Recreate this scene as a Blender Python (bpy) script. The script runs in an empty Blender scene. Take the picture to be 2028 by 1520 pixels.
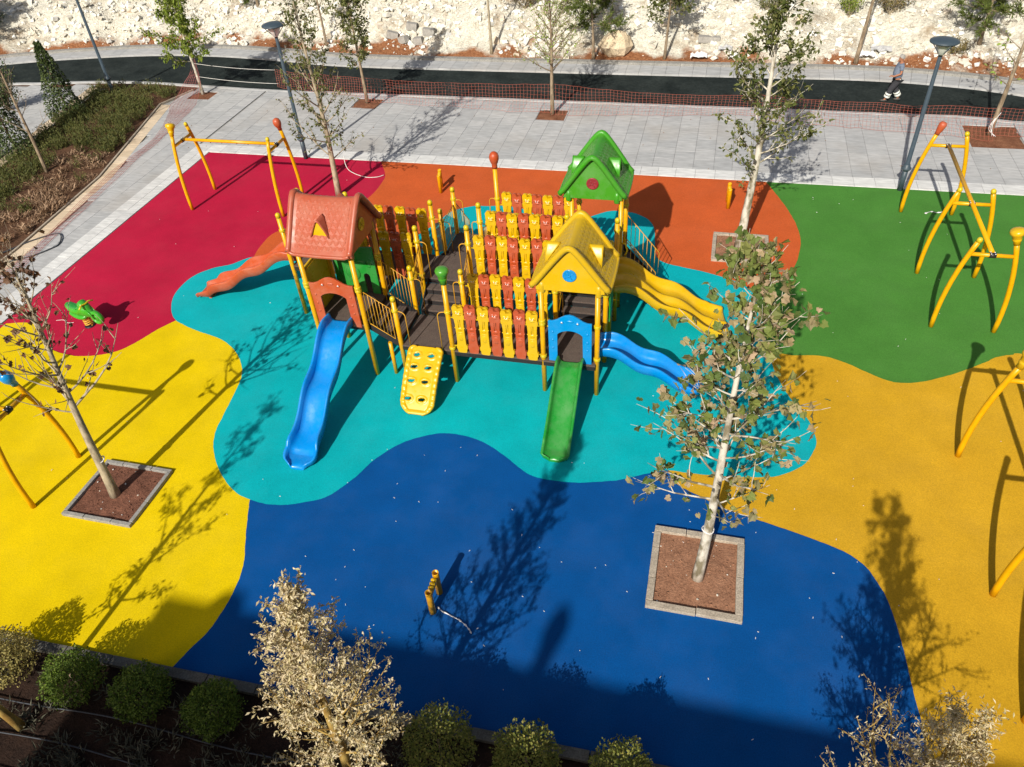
import bpy, bmesh, math, random
from mathutils import Vector, Matrix, noise as mnoise

scene = bpy.context.scene
COL = scene.collection
rad = math.radians

# ------------------------------------------------------------------ camera, sky, sun, exposure
cam_data = bpy.data.cameras.new("camera")
cam = bpy.data.objects.new("camera", cam_data)
COL.objects.link(cam)
cam_data.sensor_width = 36.0
cam_data.lens = 26.63
cam_data.clip_end = 2000
cam.matrix_world = Matrix(((0.96898, -0.11401, 0.21929, 0.0),
                           (0.23936, 0.65392, -0.71770, 0.0),
                           (-0.06157, 0.74793, 0.66092, 12.2),
                           (0, 0, 0, 1)))
scene.camera = cam

SUN_EL, SUN_AZ = 35.5, 10.2         # shadows fall towards +Y, 10 degrees to +X
world = bpy.data.worlds.new("World")
scene.world = world
world.use_nodes = True
wn = world.node_tree
sky = wn.nodes.new("ShaderNodeTexSky")
sky.sky_type = 'NISHITA'
sky.sun_disc = False
sky.sun_elevation = rad(SUN_EL)
sky.sun_rotation = rad(180 + SUN_AZ)
sky.dust_density = 3.0
sky.ozone_density = 0.5
wn.links.new(sky.outputs[0], wn.nodes["Background"].inputs[0])
wn.nodes["Background"].inputs[1].default_value = 0.07

sun_data = bpy.data.lights.new("sun", 'SUN')
sun_data.energy = 4.7
sun_data.angle = rad(0.53)
sun_data.color = (1.0, 0.95, 0.86)
sun = bpy.data.objects.new("sun", sun_data)
COL.objects.link(sun)
sd = Vector((math.sin(rad(SUN_AZ)) * math.cos(rad(SUN_EL)), math.cos(rad(SUN_AZ)) * math.cos(rad(SUN_EL)), -math.sin(rad(SUN_EL))))
sun.rotation_euler = sd.to_track_quat('-Z', 'Y').to_euler()

scene.view_settings.view_transform = 'Standard'
scene.view_settings.look = 'None'
scene.view_settings.exposure = 0.26
scene.view_settings.gamma = 1.0
scene.view_settings.use_curve_mapping = False

# ------------------------------------------------------------------ materials
MATS = {}
GAIN = 1.22          # light level on sunlit level ground relative to albedo


def lin(c):
    c = c / 255.0
    return c / 12.92 if c <= 0.04045 else ((c + 0.055) / 1.055) ** 2.4


def C(r, g, b, k=None):
    k = GAIN if k is None else k
    return tuple(min(0.9, lin(v) / k) for v in (r, g, b))


class NT:
    def __init__(self, name):
        self.m = bpy.data.materials.new(name)
        self.m.use_nodes = True
        self.t = self.m.node_tree
        self.b = self.t.nodes["Principled BSDF"]

    def n(self, kind, **kw):
        nd = self.t.nodes.new(kind)
        for k, v in kw.items():
            setattr(nd, k, v)
        return nd

    def l(self, a, b):
        self.t.links.new(a, b)

    def noise(self, scale, detail=3.0, rough=0.55, coord='Object'):
        tc = self.n("ShaderNodeTexCoord")
        nz = self.n("ShaderNodeTexNoise")
        nz.inputs["Scale"].default_value = scale
        nz.inputs["Detail"].default_value = detail
        nz.inputs["Roughness"].default_value = rough
        self.l(tc.outputs[coord], nz.inputs["Vector"])
        return nz.outputs["Fac"]

    def ramp(self, src, stops):
        r = self.n("ShaderNodeValToRGB")
        el = r.color_ramp.elements
        while len(el) < len(stops):
            el.new(0.5)
        for e, (p, c) in zip(el, stops):
            e.position = p
            e.color = (c[0], c[1], c[2], 1) if len(c) == 3 else c
        self.l(src, r.inputs[0])
        return r.outputs[0]

    def grey(self, src, lo, hi, a=0.3, b=0.7):
        return self.ramp(src, [(a, (lo,) * 3), (b, (hi,) * 3)])

    def mix(self, fac, a, b, blend='MIX'):
        mx = self.n("ShaderNodeMix", data_type='RGBA', blend_type=blend)
        for sock, v in ((mx.inputs[0], fac), (mx.inputs[6], a), (mx.inputs[7], b)):
            if isinstance(v, (int, float)):
                sock.default_value = v
            elif isinstance(v, tuple):
                sock.default_value = (v[0], v[1], v[2], 1)
            else:
                self.l(v, sock)
        return mx.outputs[2]

    def bump(self, src, dist, strength=1.0):
        bp = self.n("ShaderNodeBump")
        bp.inputs["Distance"].default_value = dist
        bp.inputs["Strength"].default_value = strength
        self.l(src, bp.inputs["Height"])
        self.l(bp.outputs[0], self.b.inputs["Normal"])

    def math(self, op, a, b=None):
        nd = self.n("ShaderNodeMath", operation=op)
        for i, v in enumerate((a, b)):
            if v is None:
                continue
            if isinstance(v, (int, float)):
                nd.inputs[i].default_value = v
            else:
                self.l(v, nd.inputs[i])
        return nd.outputs[0]

    def rnd(self):
        """random per object and per mesh island"""
        oi = self.n("ShaderNodeObjectInfo")
        ge = self.n("ShaderNodeNewGeometry")
        return self.math('FRACT', self.math('ADD', oi.outputs["Random"], ge.outputs["Random Per Island"]))

    def done(self, col, rough=0.6, spec=0.5):
        if isinstance(col, tuple):
            self.b.inputs["Base Color"].default_value = (col[0], col[1], col[2], 1)
        else:
            self.l(col, self.b.inputs["Base Color"])
        if isinstance(rough, (int, float)):
            self.b.inputs["Roughness"].default_value = rough
        else:
            self.l(rough, self.b.inputs["Roughness"])
        self.b.inputs["Specular IOR Level"].default_value = spec
        return self.m


def m_rubber(name, col):
    t = NT(name)
    fine = t.noise(42, 3, 0.75)
    mid = t.noise(1.1, 4, 0.6)
    spk = t.grey(fine, 0.80, 1.20, 0.3, 0.7)
    big = t.grey(mid, 0.92, 1.08, 0.3, 0.7)
    c = t.mix(1.0, t.mix(1.0, col, spk, 'MULTIPLY'), big, 'MULTIPLY')
    lay = t.grey(t.noise(0.22, 3, 0.6), 0.95, 1.06, 0.35, 0.65)
    c = t.mix(1.0, c, lay, 'MULTIPLY')
    grit = t.grey(t.noise(160, 1, 0.5), 0.0, 0.35, 0.70, 0.74)
    c = t.mix(grit, c, (0.03, 0.03, 0.03))
    dust = t.grey(t.noise(0.45, 5, 0.7), 0.0, 0.025, 0.45, 0.75)
    c = t.mix(dust, c, (0.42, 0.38, 0.32))
    t.bump(fine, 0.004, 0.5)
    return t.done(c, 0.95, 0.12)


def m_plastic(name, col, fade=0.12, rough=0.3, fadecol=(0.6, 0.55, 0.5)):
    t = NT(name)
    n1 = t.noise(2.2, 6, 0.7)
    f = t.grey(n1, 0.0, fade * 1.5, 0.42, 0.72)
    c = t.mix(f, col, fadecol)
    r = t.grey(t.noise(9, 3), rough - 0.06, rough + 0.16, 0.3, 0.7)
    t.bump(t.noise(60, 2), 0.0015, 0.25)
    return t.done(c, r, 0.45)


def m_paint(name, col, rough=0.35):
    t = NT(name)
    n1 = t.noise(6, 4, 0.6)
    c = t.mix(1.0, col, t.grey(n1, 0.9, 1.05, 0.35, 0.7), 'MULTIPLY')
    return t.done(c, t.grey(n1, rough - .05, rough + .12), 0.4)


def m_slab(name, a, b, stain=(0.36, 0.30, 0.23), amt=0.3):
    t = NT(name)
    r = t.rnd()
    c = t.ramp(r, [(0.0, a), (1.0, b)])
    st = t.n("ShaderNodeTexNoise")
    st.inputs["Scale"].default_value = 7.0
    st.inputs["Detail"].default_value = 6
    mp = t.n("ShaderNodeMapping")
    ge = t.n("ShaderNodeNewGeometry")
    mp.inputs["Scale"].default_value = (0.35, 1.3, 1)
    t.l(ge.outputs["Position"], mp.inputs[0])
    t.l(mp.outputs[0], st.inputs["Vector"])
    c = t.mix(1.0, c, t.grey(st.outputs["Fac"], 0.82, 1.12, 0.3, 0.7), 'MULTIPLY')
    s2 = t.n("ShaderNodeTexNoise")
    s2.inputs["Scale"].default_value = 0.33
    s2.inputs["Detail"].default_value = 5
    t.l(ge.outputs["Position"], s2.inputs["Vector"])
    c = t.mix(t.grey(s2.outputs["Fac"], 0.0, amt, 0.52, 0.72), c, stain)
    t.bump(st.outputs["Fac"], 0.004, 0.3)
    return t.done(c, 0.85, 0.25)


def m_soil(name, a, b, scale=3.0, relief=0.03):
    t = NT(name)
    n1 = t.noise(scale, 8, 0.7)
    n2 = t.noise(scale * 9, 5, 0.7)
    c = t.ramp(n1, [(0.3, a), (0.7, b)])
    c = t.mix(1.0, c, t.grey(n2, 0.6, 1.35, 0.3, 0.7), 'MULTIPLY')
    h = t.math('ADD', n1, t.math('MULTIPLY', n2, 0.5))
    t.bump(h, relief, 0.9)
    return t.done(c, 0.95, 0.1)


def m_leaf(name, cols, trans=0.25, rough=0.6):
    t = NT(name)
    r = t.rnd()
    n = len(cols)
    c = t.ramp(r, [(i / max(1, n - 1), cc) for i, cc in enumerate(cols)])
    t.done(c, rough, 0.25)
    tr = t.n("ShaderNodeBsdfTranslucent")
    t.l(c, tr.inputs[0])
    mx = t.n("ShaderNodeMixShader")
    mx.inputs[0].default_value = trans
    t.l(t.b.outputs[0], mx.inputs[1])
    t.l(tr.outputs[0], mx.inputs[2])
    t.l(mx.outputs[0], t.t.nodes["Material Output"].inputs[0])
    return t.m


def m_bark(name, a, b, scale=9, stretch=0.35):
    t = NT(name)
    tc = t.n("ShaderNodeTexCoord")
    mp = t.n("ShaderNodeMapping")
    mp.inputs["Scale"].default_value = (1, 1, stretch)
    nz = t.n("ShaderNodeTexNoise")
    nz.inputs["Scale"].default_value = scale
    nz.inputs["Detail"].default_value = 5
    t.l(tc.outputs["Object"], mp.inputs[0])
    t.l(mp.outputs[0], nz.inputs["Vector"])
    c = t.ramp(nz.outputs["Fac"], [(0.40, a), (0.56, b)])
    t.bump(nz.outputs["Fac"], 0.012, 0.7)
    return t.done(c, 0.85, 0.2)


YEL_POST = m_paint("post_paint_yellow", C(250, 184, 10, 1.4), 0.3)
YEL_CAP = m_plastic("cap_yellow", C(252, 222, 8, 1.75), 0.03)
YEL = m_plastic("plastic_yellow", C(254, 203, 0, 1.65), 0.06, 0.28, (0.75, 0.6, 0.25))
ORG = m_plastic("plastic_brick_orange", C(208, 88, 42, 1.55), 0.2, 0.34, (0.5, 0.27, 0.20))
GRN = m_plastic("plastic_green", C(40, 170, 60, 1.75), 0.07, 0.28)
LIM = m_plastic("plastic_lime_green", C(84, 178, 40, 1.75), 0.1, 0.3, (0.45, 0.55, 0.4))
BLU = m_plastic("plastic_blue", C(0, 165, 245, 1.65), 0.03, 0.25)
SLB = m_plastic("plastic_slide_blue", C(0, 160, 252, 1.6), 0.03, 0.25)
CRM = m_plastic("plastic_crimson", C(170, 30, 45, 1.7), 0.05, 0.35)
WHT = m_plastic("plastic_white", (0.75, 0.74, 0.72), 0.02, 0.4)
RAIL = m_paint("rail_paint_orange_yellow", C(240, 176, 50, 1.5), 0.35)
DECK = m_soil("deck_rubber_coating", C(92, 80, 74, 1.2), C(104, 92, 84, 1.2), 5, 0.004)
DECKF = m_paint("deck_frame_dark", C(42, 38, 38), 0.6)
BLACK = m_paint("clamp_black", (0.02, 0.02, 0.022), 0.4)
LAMPM = m_paint("lamp_blue_grey", C(70, 84, 94, 1.3), 0.4)
GLASS = m_plastic("lamp_lens", (0.62, 0.63, 0.6), 0.05, 0.2)
PIPE = m_paint("dark_pipe", (0.05, 0.055, 0.065), 0.5)
ROPE = m_paint("rope_white", (0.7, 0.68, 0.64), 0.7)
TAPE = m_paint("tape_white", (0.78, 0.76, 0.75), 0.5)
NET = m_paint("net_orange", C(198, 108, 86, 1.2), 0.6)
NETG = m_paint("net_faded_red", C(170, 95, 90, 1.1), 0.6)
CURB = m_soil("kerb_concrete", C(165, 152, 135), C(196, 184, 166), 4, 0.006)
CURBG = m_soil("kerb_grey", C(140, 138, 133), C(172, 169, 162), 4, 0.006)
CURBD = m_soil("kerb_front_shaded_grey", C(90, 88, 82), C(128, 124, 116), 4, 0.006)  # front kerb: deep shade worked into a darker concrete grey
SOIL = m_soil("pit_soil", C(146, 104, 80), C(178, 132, 104), 3.2, 0.035)
SOILD = m_soil("pit_soil_dark", C(104, 70, 56), C(146, 100, 80), 3.2, 0.05)
SOILR = m_soil("red_soil", C(108, 68, 50), C(152, 106, 80), 2.5, 0.04)
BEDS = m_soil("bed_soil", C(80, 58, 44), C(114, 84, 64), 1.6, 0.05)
BEDF = m_soil("front_bed_soil_shaded", C(40, 31, 27), C(64, 47, 38), 2.4, 0.06)  # soil darkened in colour for the shade over the front bed
SLAB = m_slab("slab_grey", C(180, 181, 181), C(194, 194, 193))
SLABW = m_slab("slab_white", C(212, 212, 210), C(230, 230, 227), amt=0.12)
SLABB = m_slab("slab_beige", C(212, 190, 160), C(234, 214, 186), amt=0.1)
MORTAR = m_soil("joint_sand", C(150, 148, 144), C(164, 162, 158), 8, 0.003)
ROAD = m_soil("road_dark_rubber", C(24, 32, 32), C(56, 63, 61), 0.9, 0.004)
BARK_PALE = m_bark("bark_pale", C(140, 130, 106, 1.3), C(226, 218, 202, 1.3), 6, .5)
BARK_GREY = m_bark("bark_grey", C(150, 138, 116), C(186, 172, 146), 11)
BARK_BRN = m_bark("bark_brown", C(122, 106, 86), C(160, 142, 118), 11)
BARK_YEL = m_bark("bark_yellow", C(150, 118, 60), C(190, 160, 90), 9)

# ------------------------------------------------------------------ mesh builder
V = Vector


class MB:
    def __init__(self):
        self.v, self.f, self.s, self.mi = [], [], [], []

    def add(self, vs, fs, smooth=False, mi=0):
        o = len(self.v)
        self.v.extend([tuple(p) for p in vs])
        for f in fs:
            self.f.append(tuple(i + o for i in f))
            self.s.append(smooth)
            self.mi.append(mi)
        return self

    def box(self, c, size, mi=0, rot=None):
        x, y, z = (s / 2 for s in size)
        vs = [V((a * x, b * y, d * z)) for d in (-1, 1) for b in (-1, 1) for a in (-1, 1)]
        if rot is not None:
            vs = [rot @ p for p in vs]
        vs = [p + V(c) for p in vs]
        return self.add(vs, [(0, 2, 3, 1), (4, 5, 7, 6), (0, 1, 5, 4), (2, 6, 7, 3), (0, 4, 6, 2), (1, 3, 7, 5)], False, mi)

    def tube(self, pts, r, n=8, mi=0, cap=True, smooth=True):
        pts = [V(p) for p in pts]
        m = len(pts)
        rs = r if isinstance(r, (list, tuple)) else [r] * m
        vs, fs = [], []
        ref = None
        for i in range(m):
            d = (pts[min(i + 1, m - 1)] - pts[max(i - 1, 0)])
            d = d.normalized() if d.length > 1e-9 else V((0, 0, 1))
            if ref is None:
                ref = d.orthogonal().normalized()
            ref = ref - d * ref.dot(d)
            ref = ref.normalized() if ref.length > 1e-6 else d.orthogonal().normalized()
            bi = d.cross(ref)
            for k in range(n):
                a = 2 * math.pi * k / n
                vs.append(pts[i] + (ref * math.cos(a) + bi * math.sin(a)) * rs[i])
        for i in range(m - 1):
            for k in range(n):
                k2 = (k + 1) % n
                fs.append((i * n + k, i * n + k2, (i + 1) * n + k2, (i + 1) * n + k))
        self.add(vs, fs, smooth, mi)
        if cap:
            o = len(self.v) - m * n
            self.f.append(tuple(o + k for k in reversed(range(n)))); self.s.append(False); self.mi.append(mi)
            self.f.append(tuple(o + (m - 1) * n + k for k in range(n))); self.s.append(False); self.mi.append(mi)
        return self

    def lathe(self, base, prof, n=16, mi=0, axis=None):
        """prof: list of (r, z); axis: rotation matrix"""
        vs, fs = [], []
        for r, z in prof:
            for k in range(n):
                a = 2 * math.pi * k / n
                p = V((r * math.cos(a), r * math.sin(a), z))
                if axis is not None:
                    p = axis @ p
                vs.append(p + V(base))
        m = len(prof)
        for i in range(m - 1):
            for k in range(n):
                k2 = (k + 1) % n
                fs.append((i * n + k, i * n + k2, (i + 1) * n + k2, (i + 1) * n + k))
        self.add(vs, fs, True, mi)
        o = len(self.v) - m * n
        if prof[0][0] > 1e-4:
            self.f.append(tuple(o + k for k in reversed(range(n)))); self.s.append(False); self.mi.append(mi)
        if prof[-1][0] > 1e-4:
            self.f.append(tuple(o + (m - 1) * n + k for k in range(n))); self.s.append(False); self.mi.append(mi)
        return self

    def ball(self, c, r, n=10, m=7, mi=0, sc=(1, 1, 1)):
        vs, fs = [], []
        for i in range(m + 1):
            th = math.pi * i / m
            for k in range(n):
                a = 2 * math.pi * k / n
                vs.append(V((r * sc[0] * math.sin(th) * math.cos(a), r * sc[1] * math.sin(th) * math.sin(a), -r * sc[2] * math.cos(th))) + V(c))
        for i in range(m):
            for k in range(n):
                k2 = (k + 1) % n
                fs.append((i * n + k, i * n + k2, (i + 1) * n + k2, (i + 1) * n + k))
        return self.add(vs, fs, True, mi)

    def extrude(self, outline, thick, frame, mi=0):
        """outline: 2D (u,v) counter-clockwise; frame(u,v,w)->xyz; w from 0 to thick"""
        n = len(outline)
        vs = [frame(u, v, 0.0) for u, v in outline] + [frame(u, v, thick) for u, v in outline]
        fs = [tuple(reversed(range(n))), tuple(range(n, 2 * n))]
        fs += [(i, (i + 1) % n, n + (i + 1) % n, n + i) for i in range(n)]
        return self.add(vs, fs, False, mi)

    def ring(self, outer, inner, thick, frame, mi=0):
        """plate with one hole; outer & inner same count"""
        n = len(outer)
        vs = [frame(u, v, 0) for u, v in outer] + [frame(u, v, 0) for u, v in inner] + \
             [frame(u, v, thick) for u, v in outer] + [frame(u, v, thick) for u, v in inner]
        fs = []
        for i in range(n):
            j = (i + 1) % n
            fs += [(i, n + i, n + j, j), (2 * n + i, 2 * n + j, 3 * n + j, 3 * n + i), (i, j, 2 * n + j, 2 * n + i), (n + j, n + i, 3 * n + i, 3 * n + j)]
        return self.add(vs, fs, False, mi)

    def grid(self, rows, smooth=True, mi=0, closed=False):
        m, n = len(rows), len(rows[0])
        vs = [p for r in rows for p in r]
        fs = []
        for i in range(m - 1):
            for k in range(n if closed else n - 1):
                k2 = (k + 1) % n
                fs.append((i * n + k, i * n + k2, (i + 1) * n + k2, (i + 1) * n + k))
        return self.add(vs, fs, smooth, mi)

    def mesh(self, name, mats, off=(0, 0, 0)):
        me = bpy.data.meshes.new(name)
        o = off
        me.from_pydata([(p[0] - o[0], p[1] - o[1], p[2] - o[2]) for p in self.v], [], self.f)
        mats = mats if isinstance(mats, (list, tuple)) else [mats]
        for m in mats:
            me.materials.append(m)
        me.polygons.foreach_set("use_smooth", self.s)
        me.polygons.foreach_set("material_index", self.mi)
        me.update()
        return me


def link(name, data, parent=None, loc=None):
    o = bpy.data.objects.new(name, data)
    COL.objects.link(o)
    if loc is not None:
        o.location = loc
    if parent is not None:
        o.parent = parent
    return o


def origin_of(o):
    p = V((0, 0, 0))
    while o is not None:
        p = p + o.location
        o = o.parent
    return p


def part(name, mb, mats, parent, bevel=0.0, kind=None, recalc=False):
    """mesh in world coordinates -> child of parent (parents are only translated)"""
    me = mb.mesh(name, mats, origin_of(parent))
    if recalc:
        fixn(me)
    o = link(name, me, parent)
    if bevel:
        b = o.modifiers.new("bevel", 'BEVEL')
        b.width = bevel
        b.segments = 2
        b.limit_method = 'ANGLE'
        b.angle_limit = rad(40)
    if kind:
        o["kind"] = kind
    return o


def fixn(me):
    bm = bmesh.new()
    bm.from_mesh(me)
    bmesh.ops.recalc_face_normals(bm, faces=bm.faces[:])
    bm.to_mesh(me)
    bm.free()


def tag(o, label=None, cat=None, group=None, kind=None):
    for k, v in (("label", label), ("category", cat), ("group", group), ("kind", kind)):
        if v:
            o[k] = v
    return o


def thing(name, loc, label, cat, group=None):
    return tag(link(name, None, None, loc), label, cat, group)


def solo(name, mb, mats, loc, label, cat, group=None):
    me = mb.mesh(name, mats, loc)
    return tag(link(name, me, None, loc), label, cat, group)


def structure(name, mb, mats, label=None):
    o = link(name, mb.mesh(name, mats))
    return tag(o, label, None, None, "structure")


def copy_tree(o, parent=None):
    c = o.copy()
    COL.objects.link(c)
    if parent is not None:
        c.parent = parent
    for ch in list(o.children):
        copy_tree(ch, c)
    return c


def spline(pts, sub=6, closed=False):
    n = len(pts)
    out = []
    rng = range(n if closed else n - 1)
    for i in rng:
        if closed:
            p0, p1, p2, p3 = pts[(i - 1) % n], pts[i], pts[(i + 1) % n], pts[(i + 2) % n]
        else:
            p0, p1, p2, p3 = pts[max(i - 1, 0)], pts[i], pts[i + 1], pts[min(i + 2, n - 1)]
        for k in range(sub):
            t = k / sub
            out.append(tuple(0.5 * ((2 * b) + (-a + c) * t + (2 * a - 5 * b + 4 * c - d) * t * t + (-a + 3 * b - 3 * c + d) * t ** 3)
                             for a, b, c, d in zip(p0, p1, p2, p3)))
    if not closed:
        out.append(tuple(pts[-1]))
    return out


def sheet(name, outline, z, mat, label=None):
    """flat polygon, triangulated"""
    bm = bmesh.new()
    vs = [bm.verts.new((x, y, z)) for x, y in outline]
    f = bm.faces.new(vs)
    if f.normal.z < 0:
        f.normal_flip()
    bm.normal_update()
    if f.normal.z < 0:
        f.normal_flip()
    bmesh.ops.triangulate(bm, faces=[f])
    me = bpy.data.meshes.new(name)
    bm.to_mesh(me)
    bm.free()
    me.materials.append(mat)
    return tag(link(name, me), label, None, None, "structure")


def inside(p, poly):
    x, y = p
    r = False
    n = len(poly)
    for i in range(n):
        x1, y1 = poly[i]
        x2, y2 = poly[(i + 1) % n]
        if (y1 > y) != (y2 > y) and x < (x2 - x1) * (y - y1) / (y2 - y1) + x1:
            r = not r
    return r


def ragged(pts, seed, amp=.011):
    return [(x + amp * mnoise.noise((x * 3.1, y * 3.1, seed)) + amp * .7 * mnoise.noise((x * 11, y * 11, seed)),
             y + amp * mnoise.noise((x * 3.1, y * 3.1, seed + 9)) + amp * .7 * mnoise.noise((x * 11, y * 11, seed + 9))) for x, y in pts]


# ------------------------------------------------------------------ ground and rubber surfaces
mb = MB()
mb.grid([[V((-160 + i * 40, -120 + j * 40, -0.06)) for i in range(9)] for j in range(9)], False)
structure("ground", mb, BEDS)

CRIM_YEL = [(-19.02, 13.25), (-18.16, 13.37), (-17.33, 12.73), (-16.77, 12.42), (-16.17, 12.30), (-15.64, 12.33), (-14.99, 12.59), (-14.62, 13.05), (-14.34, 13.71), (-14.0, 14.28)]
CRIM_ORG = [(-11.9, 24.57), (-11.33, 23.53), (-11.22, 22.91), (-11.26, 21.89), (-11.67, 20.94), (-12.53, 19.97), (-13.46, 19.19), (-13.56, 18.23), (-13.40, 17.4)]
TEAL = [(-14.82, 16.27), (-14.85, 15.48), (-14.62, 14.87), (-14.16, 14.28), (-13.57, 13.99), (-12.98, 13.81), (-12.23, 13.60), (-11.56, 13.17), (-11.02, 12.53), (-10.80, 11.88), (-10.61, 10.81), (-10.44, 10.15), (-9.95, 9.44), (-9.22, 8.83), (-8.61, 8.62), (-8.01, 8.61), (-7.50, 8.77), (-7.04, 9.04), (-6.70, 9.60), (-6.39, 10.31), (-5.98, 10.85), (-5.38, 11.22), (-4.86, 11.31), (-4.23, 11.19), (-3.62, 10.86), (-3.01, 10.45), (-2.50, 10.36), (-1.86, 10.41), (-1.34, 10.55), (-0.94, 10.70), (-0.54, 10.92), (-0.12, 11.09), (0.39, 11.10), (1.11, 11.15), (1.89, 11.28), (2.18, 11.39), (2.49, 11.62), (2.71, 11.88), (2.86, 12.21), (2.93, 12.54), (2.86, 12.95), (2.73, 13.30), (2.54, 13.62), (2.32, 14.05), (2.10, 14.69), (1.95, 15.44), (1.83, 16.46), (1.71, 17.45), (1.47, 18.12), (1.05, 18.48), (0.60, 18.67), (0.13, 18.83), (-0.46, 18.98), (-0.95, 19.15), (-1.23, 19.55), (-1.40, 20.89), (-1.64, 21.5), (-2.04, 21.83), (-2.43, 21.94), (-2.94, 21.91), (-3.48, 21.48), (-4.02, 20.86), (-4.64, 20.71), (-5.48, 21.54), (-6.28, 21.81), (-6.99, 21.72), (-7.43, 21.67), (-8.08, 21.20), (-8.38, 20.30), (-9.02, 19.18), (-10.40, 18.38), (-11.95, 18.01), (-13.41, 17.65), (-13.95, 17.13), (-14.46, 16.80)]
ORG_GRN = [(1.90, 24.56), (2.44, 23.11), (2.77, 21.90), (2.88, 20.99), (2.81, 20.16), (2.67, 19.50), (2.34, 18.83), (1.5, 17.9)]
AMB_GRN = [(1.55, 15.62), (2.42, 15.44), (2.95, 15.51), (3.29, 15.51), (3.63, 15.39), (3.94, 15.23), (4.26, 15.03), (4.58, 14.86), (4.82, 14.81), (5.22, 14.88), (5.73, 15.12), (6.44, 15.57), (6.90, 15.93), (7.20, 16.17), (7.54, 16.30), (7.81, 16.37), (9.5, 16.2), (11.5, 15.4), (14.0, 15.2)]
YEL_BLU = [(-8.67, 8.62), (-8.50, 8.23), (-8.24, 7.66), (-8.00, 7.16), (-7.88, 6.69), (-7.84, 6.17), (-7.89, 5.65), (-8.03, 5.23), (-8.17, 4.80)]
BLU_AMB = [(-0.12, 11.12), (0.03, 10.83), (0.27, 10.65), (0.67, 10.47), (1.09, 10.27), (1.89, 10.08), (2.66, 9.87), (3.11, 9.73), (3.42, 9.59), (3.63, 9.40), (3.81, 9.10), (3.95, 8.73), (4.04, 8.29), (4.11, 7.65), (4.16, 7.01), (4.21, 6.53), (4.22, 6.11), (4.2, 5.6), (4.17, 5.12)]

R_CRIM = m_rubber("rubber_crimson", C(186, 26, 62))
R_YEL = m_rubber("rubber_yellow", C(230, 199, 0))
R_BLU = m_rubber("rubber_blue", C(0, 80, 150))
R_TEAL = m_rubber("rubber_teal", C(0, 176, 184))
R_ORG = m_rubber("rubber_orange", C(204, 94, 46))
R_GRN = m_rubber("rubber_green", C(76, 134, 54))
R_AMB = m_rubber("rubber_amber", C(212, 164, 36))

TOPY, LEFTX = 24.56, -19.15
sheet("crimson_rubber_surface", [(LEFTX, 12.0), (-12, 11.5), (-10, 18), (-10.5, TOPY), (LEFTX - .02, TOPY)], 0.004, R_CRIM)
sheet("green_rubber_surface", [(1.0, 14.0), (14, 14.0), (14, TOPY), (1.0, TOPY)], 0.008, R_GRN)
o_l = ragged(spline(CRIM_ORG, 14), 1)
o_r = ragged(spline(ORG_GRN, 14), 2)
sheet("orange_rubber_surface", [(x, min(y, TOPY)) for x, y in o_l] + [(-9, 14.8), (0, 14.8), (1.0, 16.6)] + [(x, min(y, TOPY)) for x, y in reversed(o_r)], 0.012, R_ORG)
sheet("amber_rubber_surface", [(14, 5.6), (14, 15.2)] + list(reversed(ragged(spline(AMB_GRN, 14), 3)))[1:] + [(0.5, 14), (-0.6, 11.6), (-0.6, 4.97), (4.2, 5.15)], 0.016, R_AMB)
sheet("yellow_rubber_surface", [(LEFTX + .03, 4.68)] + [(-7.0, 4.81), (-7.0, 10.0), (-9.5, 14.0)] + list(reversed(ragged(spline(CRIM_YEL, 14), 4))), 0.020, R_YEL)
sheet("blue_rubber_surface", list(reversed(ragged(spline(YEL_BLU, 14), 5))) + [(-6, 11.6), (-1, 11.7)] + ragged(spline(BLU_AMB, 14), 6) + [(0.0, 4.99)], 0.024, R_BLU)
sheet("teal_rubber_surface", ragged(spline(TEAL, 12, True), 7), 0.028, R_TEAL)

# ------------------------------------------------------------------ paving
rng = random.Random(5)
BED_EDGE = [(-23.62, 30.69), (-24.23, 28.95), (-22.33, 22.03), (-21.75, 17.0), (-21.55, 14.0), (-21.4, 9.0)]
PITS = [(-23.4, -22.3, 29.7, 30.62), (-15.2, -14.05, 29.4, 30.45), (-6.95, -5.8, 28.9, 29.95), (8.75, 10.5, 28.0, 29.9)]


def bed_x(y):
    e = sorted(BED_EDGE, key=lambda q: q[1])
    if y <= e[0][1]:
        return e[0][0]
    for (x1, y1), (x2, y2) in zip(e, e[1:]):
        if y1 <= y <= y2:
            return x1 + (x2 - x1) * (y - y1) / (y2 - y1)
    return e[-1][0]


def slab_field(parent, name, cells, mat, limit, z0, h, focus):
    """cells: (x0,x1,y0,y1). Nearest `limit` become objects, the rest one part."""
    cells = sorted(cells, key=lambda c: (c[0] + c[1] - 2 * focus[0]) ** 2 + (c[2] + c[3] - 2 * focus[1]) ** 2)
    cache = {}
    rest = MB()
    for i, (x0, x1, y0, y1) in enumerate(cells):
        w, d = round(x1 - x0, 3), round(y1 - y0, 3)
        g = 0.0045
        if i < limit:
            key = (w, d)
            if key not in cache:
                b = MB().box((0, 0, 0), (w - 2 * g, d - 2 * g, h))
                cache[key] = b.mesh(name, mat)
            o = link(name, cache[key], parent, ((x0 + x1) / 2, (y0 + y1) / 2, z0 + h / 2 + rng.uniform(-0.0025, 0.0025)))
            o.rotation_euler = (rng.uniform(-.003, .003), rng.uniform(-.003, .003), 0)
        else:
            rest.box(((x0 + x1) / 2, (y0 + y1) / 2, z0 + h / 2 + rng.uniform(-0.002, 0.002)), (w - 2 * g, d - 2 * g, h))
    if rest.v:
        o = link(name, rest.mesh(name, mat), parent)
        o["kind"] = "stuff"


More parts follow.
